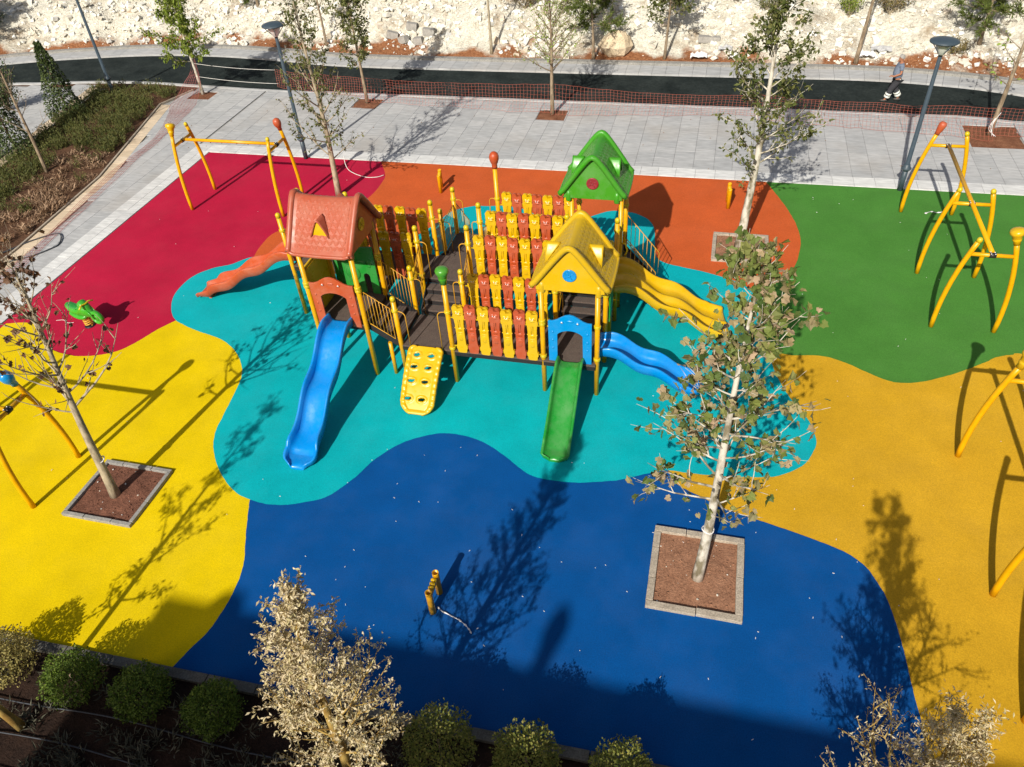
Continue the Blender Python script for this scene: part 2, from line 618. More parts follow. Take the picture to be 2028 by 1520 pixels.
mb = MB()
mb.add([(-19.1, 8, -.03), (-19.1, 24.5, -.03), (16, 24.5, -.03), (16, 30.4, -.03), (-23.7, 31.2, -.03), (-24.3, 29, -.03), (-22.4, 22, -.03), (-21.8, 17, -.03), (-21.5, 8, -.03)],
       [(0, 1, 8), (1, 7, 8), (1, 6, 7), (1, 2, 3, 4, 5, 6)][0:0] or [(8, 7, 6, 1, 0), (6, 5, 4, 3, 2, 1)])
for i in range(len(mb.f)):
    mb.f[i] = tuple(reversed(mb.f[i])) if False else mb.f[i]
fixme = mb.mesh("plaza_pavement", MORTAR)
fixn(fixme)
plaza = tag(link("plaza_pavement", fixme), None, None, None, "structure")

plaza_poly = [(-20.05, 9), (-20.05, 25.25), (15, 25.25), (15, 30.3), (-2, 30.72), (-16, 30.95)] + [(-23.5, 31.15), (-24.1, 28.95), (-21.85, 22.03), (-21.25, 17.0), (-21.05, 14.0), (-20.9, 9.0)]
cells = []
x = -24.6
while x < 14.6:
    w = rng.choice((0.62, 0.62, 0.70))
    y = 9.0 + rng.choice((0, .2, .4))
    while y < 31.2:
        d = rng.choice((0.42, 0.84, 0.84, 0.63))
        c = (x, x + w, y, min(y + d, 31.1 if x < -14 else 30.68))
        ctr = ((c[0] + c[1]) / 2, (c[2] + c[3]) / 2)
        if x < -20.1 and x + w > -20.05:
            c = (x, -20.05, c[2], c[3])
        if y < 25.25 < y + d and x > -20.1:
            c = (c[0], c[1], 25.25, c[3])
        ctr = ((c[0] + c[1]) / 2, (c[2] + c[3]) / 2)
        ok = c[1] - c[0] > .08 and c[3] - c[2] > .08 and inside(ctr, plaza_poly)
        if ok:
            todo = [c]
            for a, b, e, f in PITS:
                nxt = []
                for q in todo:
                    if q[1] <= a or q[0] >= b or q[3] <= e or q[2] >= f:
                        nxt.append(q)
                        continue
                    for z in ((q[0], min(q[1], a), q[2], q[3]), (max(q[0], b), q[1], q[2], q[3]), (max(q[0], a), min(q[1], b), q[2], min(q[3], e)), (max(q[0], a), min(q[1], b), max(q[2], f), q[3])):
                        if z[1] - z[0] > .03 and z[3] - z[2] > .03:
                            nxt.append(z)
                todo = nxt
            cells.extend(todo)
        y += d
    x += w
slab_field(plaza, "paving_slab", cells, SLAB, 290, -0.03, 0.034, (-8, 24))

mb = MB().box((-2.2, 24.9, -0.05), (37, 0.7, 0.05)).box((-19.6, 16.5, -0.05), (0.9, 17, 0.05))
border = structure("pavement_border", mb, MORTAR)
cells = []
x = -20.05
while x < 15:
    w = rng.choice((0.6, 0.66))
    cells.append((x, x + w, 24.62, 25.25))
    x += w
y = 8.5
while y < 24.6:
    d = min(rng.choice((0.6, 0.66)), 24.62 - y)
    if d > .1:
        cells.append((-20.05, -19.6, y, y + d))
        cells.append((-19.6, -19.2, y, y + d))
    y += d
slab_field(border, "border_slab", cells, SLABW, 200, -0.03, 0.04, (-8, 20))

# beige strip along the planting bed
mb = MB()
strip = structure("beige_paving_strip", MB().box((-22, 10.5, -.09), (1.2, 3, .02)), MORTAR)
pts = BED_EDGE
for (x1, y1), (x2, y2) in zip(pts[1:-1], pts[2:]):
    L = math.hypot(x2 - x1, y2 - y1)
    n = max(1, round(L / 0.62))
    for k in range(n):
        a, b = k / n + .01 / L, (k + 1) / n - .01 / L
        b1 = MB()
        ps = []
        for t, off in ((a, 0), (b, 0), (b, .48), (a, .48)):
            ps.append((x1 + (x2 - x1) * t + off, y1 + (y2 - y1) * t))
        b1.extrude(list(reversed(ps)), 0.036, lambda u, v, w: (u, v, -0.03 + w + 0.002))
        o = link("strip_slab", b1.mesh("strip_slab", SLABB), strip)
        fixn(o.data)
# kerb line between bed and strip
mb = MB()
pl = [(x - .06, y, 0.02) for x, y in BED_EDGE]
mb.tube(pl, 0.05, 4, smooth=False)
structure("bed_kerb", mb, CURB)

# tree pits in the pavement
for (a, b, c, d), st in zip(PITS, ("round_pit",) * 4):
    mb = MB()
    n = 8
    rows = []
    for j in range(n + 1):
        row = []
        for i in range(n + 1):
            xx, yy = a + (b - a) * i / n, c + (d - c) * j / n
            e = min(i, n - i, j, n - j) / 4
            row.append(V((xx, yy, -0.028 + 0.05 * min(1, e) + 0.02 * mnoise.noise((xx * 3, yy * 3, 2)))))
        rows.append(row)
    mb.grid(rows)
    structure("tree_pit_soil", mb, SOILR)

# ------------------------------------------------------------------ road and far pavement
ROADFAR = [(-60, 26.0), (-46, 29.5), (-36.87, 33.2), (-33.0, 34.35), (-28.96, 35.1), (-25.1, 35.2), (-21.12, 34.75), (-17.03, 34.2), (-7.18, 34.08), (1.57, 34.07), (5.58, 34.07), (8.39, 33.72), (11.42, 32.79), (18, 29.5), (28, 23)]
ROADNEAR = [(-60, 22), (-46, 26.5), (-36.0, 30.3), (-32.26, 31.0), (-29.38, 31.4), (-26.56, 31.5), (-23.01, 31.24), (-19.23, 31.0), (-10.98, 30.92), (-2.34, 30.8), (5.29, 30.68), (10.85, 30.22), (17, 26.6), (26, 20)]
rf, rn = spline(ROADFAR, 5), spline(ROADNEAR, 5)
sheet("road", rf + list(reversed(rn)), -0.012, ROAD)


mb = MB()
krows = []
for i, (x, y) in enumerate(rn):
    a, b = rn[max(i - 1, 0)], rn[min(i + 1, len(rn) - 1)]
    t = V((b[0] - a[0], b[1] - a[1], 0)).normalized()
    n_ = V((-t.y, t.x, 0))
    p = V((x, y, 0))
    krows.append([p - n_ * .10 + V((0, 0, -.05)), p - n_ * .09 + V((0, 0, .022)), p + n_ * .05 + V((0, 0, .022)), p + n_ * .06 + V((0, 0, -.05))])
mb.grid(krows, False)
kk = mb.mesh("road_kerb", SLAB)
fixn(kk)
tag(link("road_kerb", kk), None, None, None, "structure")


def resample(pts, step):
    out = [V(pts[0])]
    acc = 0
    for a, b in zip(pts, pts[1:]):
        a, b = V(a), V(b)
        L = (b - a).length
        d = step - acc
        while d <= L:
            out.append(a + (b - a) * (d / L))
            d += step
        acc = (acc + L) % step if L else acc
        acc = L - (d - step)
    return out


rs = resample([(x, y, 0) for x, y in rf], 0.58)
off = []
for i, p in enumerate(rs):
    t = (rs[min(i + 1, len(rs) - 1)] - rs[max(i - 1, 0)]).normalized()
    off.append(V((-t.y, t.x, 0)))
mb = MB()
mb.grid([[p + n * 0.0 + V((0, 0, -.03)), p + n * 2.2 + V((0, 0, -.03))] for p, n in zip(rs, off)], False)
farp = mb.mesh("far_pavement", MORTAR)
fixn(farp)
farp = tag(link("far_pavement", farp), None, None, None, "structure")
kerb_rows = []
for i in range(len(rs) - 1):
    x = rs[i].x
    if x < -48 or x > 20:
        continue
    p, q, n1, n2 = rs[i], rs[i + 1], off[i], off[i + 1]
    for nm, w0, w1, zt, mt in (("paving_slab", 0.03, 1.05, 0.06, SLAB), ("kerb_stone", 1.06, 1.36, 0.16, CURBG)):
        g = 0.005
        a, b = p.lerp(q, g / .58), q.lerp(p, g / .58)
        o4 = [a + n1 * w0, b + n2 * w0, b + n2 * w1, a + n1 * w1]
        b1 = MB().extrude([(k.x, k.y) for k in o4], zt + .03, lambda u, v, w: (u, v, -0.03 + w))
        fo = link(nm, b1.mesh(nm, mt), farp)
        fixn(fo.data)

# ------------------------------------------------------------------ hillside
HILL = NT("hillside_rubble")
ge = HILL.n("ShaderNodeNewGeometry")
sp = HILL.n("ShaderNodeSeparateXYZ")
HILL.l(ge.outputs["Position"], sp.inputs[0])
nzA = HILL.noise(0.35, 6, 0.6)
nzB = HILL.noise(2.6, 6, 0.7)
nzC = HILL.noise(11, 5, 0.7)
rock = HILL.ramp(nzB, [(0.25, C(200, 192, 172)), (0.5, C(236, 230, 212)), (0.8, C(248, 246, 236))])
rock = HILL.mix(1.0, rock, HILL.grey(nzC, 0.6, 1.1, 0.3, 0.6), 'MULTIPLY')
soilc = HILL.ramp(nzC, [(0.3, C(120, 70, 45)), (0.7, C(186, 132, 92))])
lowz = HILL.math('SUBTRACT', 0.95, HILL.math('MULTIPLY', sp.outputs[2], 1.25))
mask = HILL.ramp(HILL.math('ADD', HILL.math('MULTIPLY', lowz, 0.42), nzA), [(0.70, (0, 0, 0)), (0.80, (1, 1, 1))])
scrub = HILL.grey(HILL.noise(0.55, 6, 0.7), 0.0, 0.8, 0.52, 0.66)
c = HILL.mix(scrub, rock, C(158, 134, 104))
c = HILL.mix(mask, c, soilc)
HILL.bump(HILL.math('ADD', nzB, HILL.math('MULTIPLY', nzC, 0.6)), 0.14, 0.9)
HILL = HILL.done(c, 0.95, 0.1)


def hill_base(x):
    """y of the foot of the slope"""
    best = None
    for p, n in zip(rs, off):
        if best is None or abs(p.x - x) < abs(best[0].x - x):
            best = (p, n)
    return best[0].y + 1.36


FOOT = {}


def foot(x):
    k = round(x * 2)
    if k not in FOOT:
        FOOT[k] = hill_base(k / 2)
    return FOOT[k]


def hill_z(x, y):
    d = y - foot(x)
    if d < 0:
        return 0.1
    s = 0.10 + 0.42 * d * min(1, 0.35 + d / 3.0)
    s = s if d < 14 else s - (d - 14) * 0.15
    n = mnoise.noise((x * 0.22, y * 0.22, 3.1)) * 0.9 * min(1, d / 2.5) + mnoise.noise((x * 0.8, y * 0.8, 1.7)) * 0.28 * min(1, d / 1.2)
    n += mnoise.noise((x * 2.3, y * 2.3, 9.7)) * 0.09 * min(1, d)
    return max(0.05, s + n)


mb = MB()
rows = []
d = 0.0
ds = []
while d < 45:
    ds.append(d)
    d += 0.22 if d < 9 else 1.5
for dd in ds:
    row = []
    for i in range(0, 260):
        x = -58 + i * 0.32
        y = foot(x) + dd
        row.append(V((x, y, hill_z(x, y))))
    rows.append(row)
mb.grid(rows)
structure("hillside", mb, HILL)

ROCKM = NT("limestone")
rr = ROCKM.rnd()
c = ROCKM.ramp(rr, [(0, C(218, 210, 192)), (0.5, C(243, 240, 228)), (0.9, C(252, 250, 244)), (1, C(226, 206, 178))])
c = ROCKM.mix(1.0, c, ROCKM.grey(ROCKM.noise(6, 5), 0.8, 1.08), 'MULTIPLY')
ROCKM = ROCKM.done(c, 0.9, 0.15)


def rock(mb, c, s, r, mi=0, flat=0.65):
    rot = Matrix.Rotation(r.uniform(0, 6.28), 3, 'Z') @ Matrix.Rotation(r.uniform(-.6, .6), 3, 'X') @ Matrix.Rotation(r.uniform(-.6, .6), 3, 'Y')
    vs = []
    for a in (-1, 1):
        for b in (-1, 1):
            for d in (-1, 1):
                p = V((a * r.uniform(.55, 1.15), b * r.uniform(.4, 1.0), d * r.uniform(.4, 1.0) * flat)) * (s * .5)
                vs.append(rot @ p + V(c))
    f = [(0, 1, 3, 2), (4, 6, 7, 5), (0, 4, 5, 1), (2, 3, 7, 6), (0, 2, 6, 4), (1, 5, 7, 3)]
    tri = []
    for q in f:
        tri += [(q[0], q[1], q[2]), (q[0], q[2], q[3])]
    mb.add(vs, tri, False, mi)


rng = random.Random(11)
mb = MB()
cnt = 0
while cnt < 14000:
    x = rng.uniform(-45, 17)
    d = rng.uniform(0.05, 7.5)
    y = foot(x) + d
    dens = mnoise.noise((x * 0.3, y * 0.3, 7.7)) + 0.35 * min(d, 2.0) - 0.15
    if rng.random() > max(0.06, min(1, dens + .35)):
        continue
    s = 0.035 + 0.33 * rng.random() ** 4.2
    rock(mb, (x, y, hill_z(x, y) + s * .12), s, rng)
    cnt += 1
o = link("limestone_rubble", mb.mesh("limestone_rubble", ROCKM))
tag(o, "loose white limestone rubble lying all over the slope", None, None, "stuff")

# larger stones and concrete pieces that stand out on the slope
CONC = m_soil("concrete_block", C(150, 146, 140), C(186, 182, 174), 5, 0.004)
BOUL = m_soil("boulder_cream", C(206, 184, 150), C(238, 220, 190), 2.2, 0.04)


def onhill(x, y, dz=0.0):
    return (x, y, hill_z(x, y) + dz)


mb = MB()
rr = random.Random(2)
out = [(-.95, -.1), (-.6, .55), (-.1, .95), (.35, .85), (.75, .2), (.9, -.2), (0, -.3)]
bp = onhill(-4.75, 36.1, 0.0)
bm_rows = []
for k in range(7):
    th = math.pi * k / 6
    row = []
    for i in range(14):
        a = 2 * math.pi * i / 14
        q = 1 + 0.22 * mnoise.noise((math.cos(a) * 1.7, math.sin(a) * 1.7, k * .8))
        row.append(V((bp[0] + .75 * q * math.sin(th) * math.cos(a), bp[1] + .5 * q * math.sin(th) * math.sin(a), bp[2] + .32 - .62 * q * math.cos(th))))
    bm_rows.append(row)
mb.grid(bm_rows, False, 0, True)
solo("boulder", mb, BOUL, bp, "big cream limestone boulder beside the foot of the pine tree", "boulder")
BLOCKS = [(-16.0, 36.95, .55, "long grey concrete block, leftmost of the pile on the rubble"), (-15.3, 36.6, .5, "grey concrete block lying lowest in the pile on the rubble"),
          (-15.05, 37.3, .5, "grey concrete block at the back of the pile on the rubble"), (-14.55, 36.65, .45, "small grey concrete block in the middle right of the rubble pile"),
          (-14.1, 37.1, .6, "upright grey concrete block, rightmost of the pile on the rubble"), (-0.65, 36.9, .95, "long pale concrete kerb block lying alone on the slope")]
for i, (x, y, s, lab) in enumerate(BLOCKS):
    p = onhill(x, y, 0.12)
    mb = MB()
    rot = Matrix.Rotation(rr.uniform(-.5, .3) if i < 5 else 0.05, 3, 'Z') @ Matrix.Rotation(rr.uniform(-.35, .35), 3, 'Y')
    mb.box(p, (s, .3, .32 if i < 5 else .26), 0, rot)
    solo("concrete_block", mb, CONC, p, lab, "concrete block", "concrete blocks left on the slope")
BAGM = m_plastic("torn_white_sack", (0.7, 0.7, 0.7), 0.1, 0.5)


def sack(p, s, lab, mat, seed):
    mb = MB()
    rows = []
    for j in range(9):
        row = []
        for i in range(9):
            u, v = i / 4 - 1, j / 4 - 1
            row.append(V((p[0] + u * s * .6, p[1] + v * s * .4, p[2] + .1 * (1 - (u * u + v * v) * .5) + .16 * mnoise.noise((u * 2.2 + seed, v * 2.2, seed)))))
        rows.append(row)
    mb.grid(rows, False)
    solo("plastic_sack", mb, mat, p, lab, "sack", "rubbish lying at the foot of the slope")


GREYB = m_plastic("grey_sack", (0.4, 0.4, 0.4), 0.1, 0.5)
sack(onhill(5.95, 36.0, .12), .6, "torn white plastic sack lying right of the thin leaning trunk", BAGM, 3)
sack(onhill(6.6, 36.55, .12), .7, "flat grey sack lying above the torn white one", GREYB, 8)
sack(onhill(-1.0, 35.75, .12), .6, "crumpled white sack by the pavement right of the bushy tree", BAGM, 5)
sack(onhill(0.1, 36.25, .12), .5, "small round grey sack on the red soil below the kerb block", GREYB, 1)
sack(onhill(0.55, 35.7, .12), .45, "pale grey sack on the red soil close to the pavement", BAGM, 6)

# ------------------------------------------------------------------ planting beds (ground part)
mb = MB()
rows = []
for j in range(60):
    y = 7.5 + j * 0.4
    row = []
    for i in range(16):
        t = i / 15
        xr = bed_x(y) - .05
        xl = -27.0 - (y - 22) * 0.2 if y > 18 else -26.2 - (18 - y) * 1.2
        xx = xr + (xl - xr) * t
        row.append(V((xx, y, -0.02 + 0.06 * min(t, 1 - t) * 4 + 0.05 * mnoise.noise((xx, y, 5)))))
    rows.append(row)
mb.grid(rows)
structure("left_planting_bed", mb, BEDS)
mb = MB()
rows = []
for j in range(30):
    row = []
    for i in range(80):
        xx = -16 + i * 0.3
        y = 4.62 + (xx + 11) * 0.021 - j * 0.35
        row.append(V((xx, y, 0.0 + 0.05 * mnoise.noise((xx * 1.5, y * 1.5, 8)))))
    rows.append(row)
mb.grid(rows)
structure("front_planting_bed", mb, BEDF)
# left far pavement beyond the bed
mb = MB().box((-31.5, 24, -0.045), (6.5, 13.2, 0.03))
lp = structure("side_pavement", mb, MORTAR)
cells = []
rng = random.Random(9)
x = -34.6
while x < -28.1:
    y = 17.5
    while y < 30.4:
        d = rng.choice((0.6, 0.9))
        if x + .6 < -27.2 - (y - 22) * 0.2:
            cells.append((x, x + .6, y, y + d))
        y += d
    x += .6
slab_field(lp, "paving_slab", cells, SLAB, 140, -0.03, 0.034, (-28, 26))
mb = MB()
for k in range(20):
    y0 = 17.6 + k * .65
    xo = -27.15 - (y0 - 22) * 0.2
    b1 = MB().extrude([(xo - .45, y0), (xo, y0), (xo - .13, y0 + .63), (xo - .58, y0 + .63)], .04, lambda u, v, w: (u, v, -0.02 + w))
    o = link("strip_slab", b1.mesh("strip_slab", SLABB), strip)
    fixn(o.data)
# kerb stones along the front edge of the rubber
kb = MB().box((-5, 4.72, -.12), (1, .1, .02))
kerb = structure("front_kerb", kb, CURBG)
x = -15.0
while x < 9:
    L = 0.95
    y = 4.72 + (x + 11) * 0.021
    b1 = MB().box((x + L / 2, y, 0.0), (L - .02, .17, .16), 0, Matrix.Rotation(0.021, 3, 'Z'))
    link("kerb_stone", b1.mesh("kerb_stone", CURBD), kerb)
    x += L

# ------------------------------------------------------------------ planters in the rubber


def planter(name, rect, soil, kmat, label, seed, wide=0.13):
    x0, x1, y0, y1 = rect
    r = random.Random(seed)
    cx, cy = (x0 + x1) / 2, (y0 + y1) / 2
    root = thing(name, (cx, cy, 0.028), label, "tree planter", "square tree planters in the rubber floor")
    n = 24
    rows = []
    for j in range(n + 1):
        row = []
        for i in range(n + 1):
            xx = x0 + .05 + (x1 - x0 - .1) * i / n
            yy = y0 + .05 + (y1 - y0 - .1) * j / n
            d = math.hypot(xx - cx, yy - cy)
            row.append(V((xx, yy, 0.038 + 0.03 * max(0, 1 - d * 1.6) + 0.02 * mnoise.noise((xx * 4, yy * 4, seed)) + .012 * mnoise.noise((xx * 11, yy * 11, seed)))))
        rows.append(row)
    part("soil", MB().grid(rows), soil, root)
    crumbs = MB()
    for k in range(110):
        s = r.uniform(.01, .04)
        rock(crumbs, (r.uniform(x0 + .15, x1 - .15), r.uniform(y0 + .15, y1 - .15), .05), s, r, 0 if r.random() < .9 else 1)
    part("soil_crumb", crumbs, [soil, ROCKM], root, kind="stuff")
    for sx0, sy0, sx1, sy1 in ((x0, y0, x1, y0), (x0, y1, x1, y1), (x0, y0, x0, y1), (x1, y0, x1, y1)):
        hor = abs(sx1 - sx0) > abs(sy1 - sy0)
        cuts = [0, r.uniform(.27, .36), r.uniform(.62, .72), 1] if r.random() < .7 else [0, r.uniform(.4, .55), 1]
        L = (sx1 - sx0) if hor else (sy1 - sy0)
        for a, b in zip(cuts, cuts[1:]):
            b1 = MB()
            sgn = 1
            lo, hi = a * L + .006, b * L - .006
            if hor:
                yy = sy0 + (wide / 2 if sy0 == y0 else -wide / 2)
                b1.box((sx0 + (lo + hi) / 2, yy + r.uniform(-.006, .006), .055 + r.uniform(-.005, .005)), (hi - lo, wide, .09), 0, Matrix.Rotation(r.uniform(-.008, .008), 3, 'Z'))
            else:
                lo = max(lo, wide + .006)
                hi = min(hi, L - wide - .006)
                xx = sx0 + (wide / 2 if sx0 == x0 else -wide / 2)
                b1.box((xx + r.uniform(-.006, .006), sy0 + (lo + hi) / 2, .055 + r.uniform(-.005, .005)), (wide, hi - lo, .09), 0, Matrix.Rotation(r.uniform(-.008, .008), 3, 'Z'))
            part("kerb_stone", b1, kmat, root, 0.008)
    return root


planter("tree_planter", (-0.22, 1.48, 7.72, 9.55), SOIL, CURB, "square kerbed planter of cracked brown soil in the blue floor", 1)
planter("tree_planter", (-12.5, -10.8, 7.45, 9.03), SOILD, CURBG, "square planter of dark crumbly soil in the yellow floor", 2, .09)
planter("tree_planter", (0.36, 1.96, 19.42, 20.95), SOIL, CURB, "square kerbed planter of pale soil in the orange floor", 3, .11)

# ------------------------------------------------------------------ the big climbing structure
PS = thing("climbing_structure", (-4.6, 15.0, 0.028),
           "large yellow climbing structure with roofed towers, picket bridges and five slides", "playground")
XA, XB, XC, XD = -6.70, -5.40, -3.20, -1.97
Z_LOW, Z_UP, Z_BACK, Z_GRN, Z_RED = 1.0, 1.62, 1.30, 1.35, 1.55
PR = 0.058


def clamp_mb(mb, x, y, z):
    mb.lathe((x, y, z - .035), [(PR + .004, 0), (PR + .02, .004), (PR + .022, .03), (PR + .012, .035), (PR + .022, .04), (PR + .02, .066), (PR + .004, .07)], 14)


def post(x, y, top, cap='ball', clamps=(), col=None):
    mb = MB().tube([(x, y, 0.02), (x, y, top)], PR, 16)
    o = part("post", mb, YEL_POST, PS)
    for z in clamps:
        c = MB()
        clamp_mb(c, x, y, z)
        part("clamp", c, YEL_CAP, o)
    if cap == 'ball':
        b = MB().lathe((x, y, top), [(PR + .004, -.07), (PR + .006, 0)] + [((PR + .006) * math.cos(a), (PR + .006) * math.sin(a)) for a in [i * math.pi / 10 for i in range(1, 6)]], 16)
        part("post_cap", b, YEL_CAP, o)
    elif cap in ('mushroom', 'egg'):
        if cap == 'mushroom':
            pr = [(.075, -.05), (.08, .04), (.095, .06), (.1, .10), (.09, .115), (.105, .135), (.125, .2), (.15, .25), (.155, .3), (.13, .345), (.07, .37), (.001, .375)]
        else:
            pr = [(.07, -.05), (.075, .02), (.07, .05), (.1, .12), (.125, .2), (.13, .27), (.11, .34), (.06, .39), (.001, .405)]
        part("post_knob", MB().lathe((x, y, top), pr, 18), col, o)
    return o


post(-5.39, 13.09, 2.93, 'mushroom', (2.12, 1.08), LIM)
post(XA, 13.1, 2.33, 'ball', (2.0,))
post(XC, 13.14, 2.9, None, (2.02, 2.1, 1.1))
post(XD, 13.2, 2.9, None, (2.02, 1.1))
post(XC + .04, 14.38, 2.9, None, (2.02,))
post(XD, 14.42, 2.9, None, (2.02,))
post(-6.72, 14.32, 2.38, 'ball', (2.08,))
post(-5.43, 14.32, 2.40, 'ball', (2.1,))
post(-6.76, 15.1, 3.02, 'ball', (2.65, 1.68))
post(-5.42, 15.06, 3.16, 'ball', (2.72,))
post(XC, 15.1, 3.0, 'ball', (2.65,))
post(XD, 15.1, 3.0, 'ball', (2.65,))
post(XA, 16.15, 3.15, 'ball', (2.72,))
post(XB, 16.05, 3.22, 'ball', (2.75,))
post(XC, 16.15, 3.0, 'ball', (2.72,))
post(XD, 16.15, 3.0, 'ball', (2.72,))
post(-6.69, 16.72, 2.6, 'ball', (2.3,))
post(XB, 16.72, 2.5, 'ball', (2.3,))
post(-6.7, 17.85, 2.64, 'ball', (2.35,))
post(-5.41, 17.75, 3.42, 'egg', (2.5,), ORG)
post(XC, 16.78, 3.25, None, (2.5, 2.4))
post(XD, 16.78, 3.25, None, (2.5, 2.4))
post(XC, 17.85, 3.25, None, (2.5,))
post(XD, 17.85, 3.25, None, (2.5,))
post(-7.46, 13.0, 3.6, None, (2.62, 2.54))
post(-8.75, 13.0, 3.6, None, (2.62, 2.54))
post(-7.47, 14.3, 3.6, None, (2.69, 2.6))
post(-8.80, 14.3, 3.6, None, (2.62,))
post(-10.44, 15.13, 3.08, 'ball', (2.65,))
post(-9.1, 15.13, 3.05, 'ball', (2.65,))
post(-10.4, 16.2, 3.22, 'ball', (2.65,))
post(-9.03, 16.2, 3.20, 'ball', (2.65,))

# support legs under the stairs
for x, y, z in ((-7.0, 13.12, 1.0), (-7.0, 14.25, 1.0)):
    part("support_leg", MB().tube([(x, y, 0.02), (x, y, z)], .05, 10), YEL_POST, PS)


def deck(x0, x1, y0, y1, z):
    mb = MB().box(((x0 + x1) / 2, (y0 + y1) / 2, z - .02), (x1 - x0, y1 - y0, .04))
    o = part("deck", mb, DECK, PS, .006)
    fr = MB()
    for a, b in (((x0 + .015, (y0 + y1) / 2, z - .09), (.03, y1 - y0 - .08, .1)), ((x1 - .015, (y0 + y1) / 2, z - .09), (.03, y1 - y0 - .08, .1)),
                 (((x0 + x1) / 2, y0 + .015, z - .092), (x1 - x0 - .02, .03, .1)), (((x0 + x1) / 2, y1 - .015, z - .092), (x1 - x0 - .02, .03, .1))):
        fr.box(a, b)
    part("deck_frame", fr, DECKF, o)


deck(XA + .02, XB - .01, 13.06, 14.33, Z_LOW)
deck(XB + .0, XC - .02, 13.06, 14.33, Z_LOW)
deck(XC, XD - .02, 13.06, 14.40, Z_LOW)
deck(XA, XB - .01, 15.06, 16.15, Z_UP)
deck(XB, XC - .02, 15.06, 16.15, Z_UP)
deck(XC, XD, 15.06, 16.15, Z_UP)
deck(XA, XB - .01, 16.70, 17.85, Z_BACK)
deck(XB, XC - .02, 16.74, 17.83, Z_BACK)
deck(XC, XD, 16.74, 17.87, Z_GRN)
deck(-8.76, -7.45, 12.98, 14.32, Z_RED)
deck(-10.42, -9.08, 15.1, 16.2, Z_UP - .02)
deck(-9.06, XA - .02, 15.1, 16.15, Z_UP)
deck(-8.72, -7.5, 14.34, 15.08, Z_UP - .03)


def stairs(p0, p1, width_axis, w0, w1, n, name="stairs"):
    """p0 low, p1 high: (run coordinate, z)"""
    (a0, z0), (a1, z1) = p0, p1
    mb, fr = MB(), MB()
    for k in range(n):
        t0, t1 = k / n, (k + 1) / n
        z = z0 + (z1 - z0) * (k + 1) / (n + 1)
        r0, r1 = a0 + (a1 - a0) * t0, a0 + (a1 - a0) * t1
        c, d = (r0 + r1) / 2, abs(r1 - r0)
        zr = (z1 - z0) / (n + 1)
        if width_axis == 'x':
            mb.box(((w0 + w1) / 2, c, z - .02), (w1 - w0 - .06, d + .01, .04))
            fr.box(((w0 + w1) / 2, r0 + .012 * (1 if a1 > a0 else -1), z - .04 - (zr - .04) / 2), (w1 - w0 - .07, .02, zr - .045))
        else:
            mb.box((c, (w0 + w1) / 2, z - .02), (d + .01, w1 - w0 - .06, .04))
            fr.box((r0 + .012 * (1 if a1 > a0 else -1), (w0 + w1) / 2, z - .04 - (zr - .04) / 2), (.02, w1 - w0 - .07, zr - .045))
    o = part(name, mb, DECK, PS, .006)
    part("riser", fr, DECKF, o)
    for w in (w0 + .012, w1 - .012):
        s = MB()
        prof = [(a0, z0 - .12), (a0, z0 + (z1 - z0) / (n + 1) + .03), (a1, z1 + .03), (a1, z1 - .18)]
        if a1 < a0:
            prof = list(reversed(prof))
        if width_axis == 'x':
            s.extrude(prof, .02, lambda u, v, q, w=w: (w - .01 + q, u, v))
        else:
            s.extrude(prof, .02, lambda u, v, q, w=w: (u, w - .01 + q, v))
        so = part("stringer", s, DECKF, o, recalc=True)


stairs((14.33, Z_LOW), (15.06, Z_UP), 'x', XA + .1, XB - .08, 3)
stairs((14.40, Z_LOW), (15.06, Z_UP), 'x', XC + .08, XD - .06, 3)
stairs((16.70, Z_BACK), (16.15, Z_UP), 'x', XA + .1, XB - .08, 2)
stairs((XA + .02, Z_LOW), (-7.45, Z_RED), 'y', 13.08, 14.28, 3)
stairs((19.0, 0.02), (17.85, Z_BACK), 'x', XA + .1, XB - .08, 5)
stairs((-0.95, 0.02), (XD, Z_GRN), 'y', 16.85, 17.8, 5)


def railing(p0, p1, h, nb, drop=0.06, loop0=False, loop1=False):
    """top & bottom rail from p0 to p1 (deck points), uprights between"""
    p0, p1 = V(p0), V(p1)
    mb = MB()
    up = V((0, 0, h))
    lo = V((0, 0, drop))
    mb.tube([p0 + lo, p0 + up, p1 + up, p1 + lo, p0 + lo], .013, 6)
    o = part("railing", mb, RAIL, PS)
    for k in range(1, nb):
        q = p0.lerp(p1, k / nb)
        part("baluster", MB().tube([q + lo, q + up], .0085, 6), RAIL, o)
    return o


def grab(x, y, z0, z1, dx, dy, r=.012):
    """p shaped grab handle leaving a post at z1, arching over and going down to z0"""
    L = math.hypot(dx, dy)
    pts = [(x, y, z1)]
    for t in [i / 6 for i in range(7)]:
        a = t * math.pi / 2
        pts.append((x + dx * (.45 + .55 * math.sin(a)), y + dy * (.45 + .55 * math.sin(a)), z1 - .55 * L * (1 - math.cos(a))))
    pts.append((x + dx, y + dy, z0))
    part("grab_handle", MB().tube(pts, r, 8), RAIL, PS)


# rails beside the ramp from the brick-orange tower to the low deck
railing((-7.36, 13.03, Z_RED - .02), (-6.8, 13.06, Z_LOW + .12), .95, 7)
railing((-7.36, 14.26, Z_RED + .02), (-6.82, 14.3, Z_LOW + .12), .95, 7)
# stairs low to upper, left and right sides
railing((XA + .02, 14.42, Z_LOW + .14), (XA + .0, 15.0, Z_UP + .0), .95, 7)
railing((XB - .02, 14.42, Z_LOW + .14), (XB - .02, 14.98, Z_UP + .0), .95, 7)
railing((XC + .06, 14.48, Z_LOW + .14), (XC + .06, 15.02, Z_UP + .0), .9, 6)
railing((XD - .04, 14.50, Z_LOW + .14), (XD - .04, 15.02, Z_UP + .0), .9, 6)
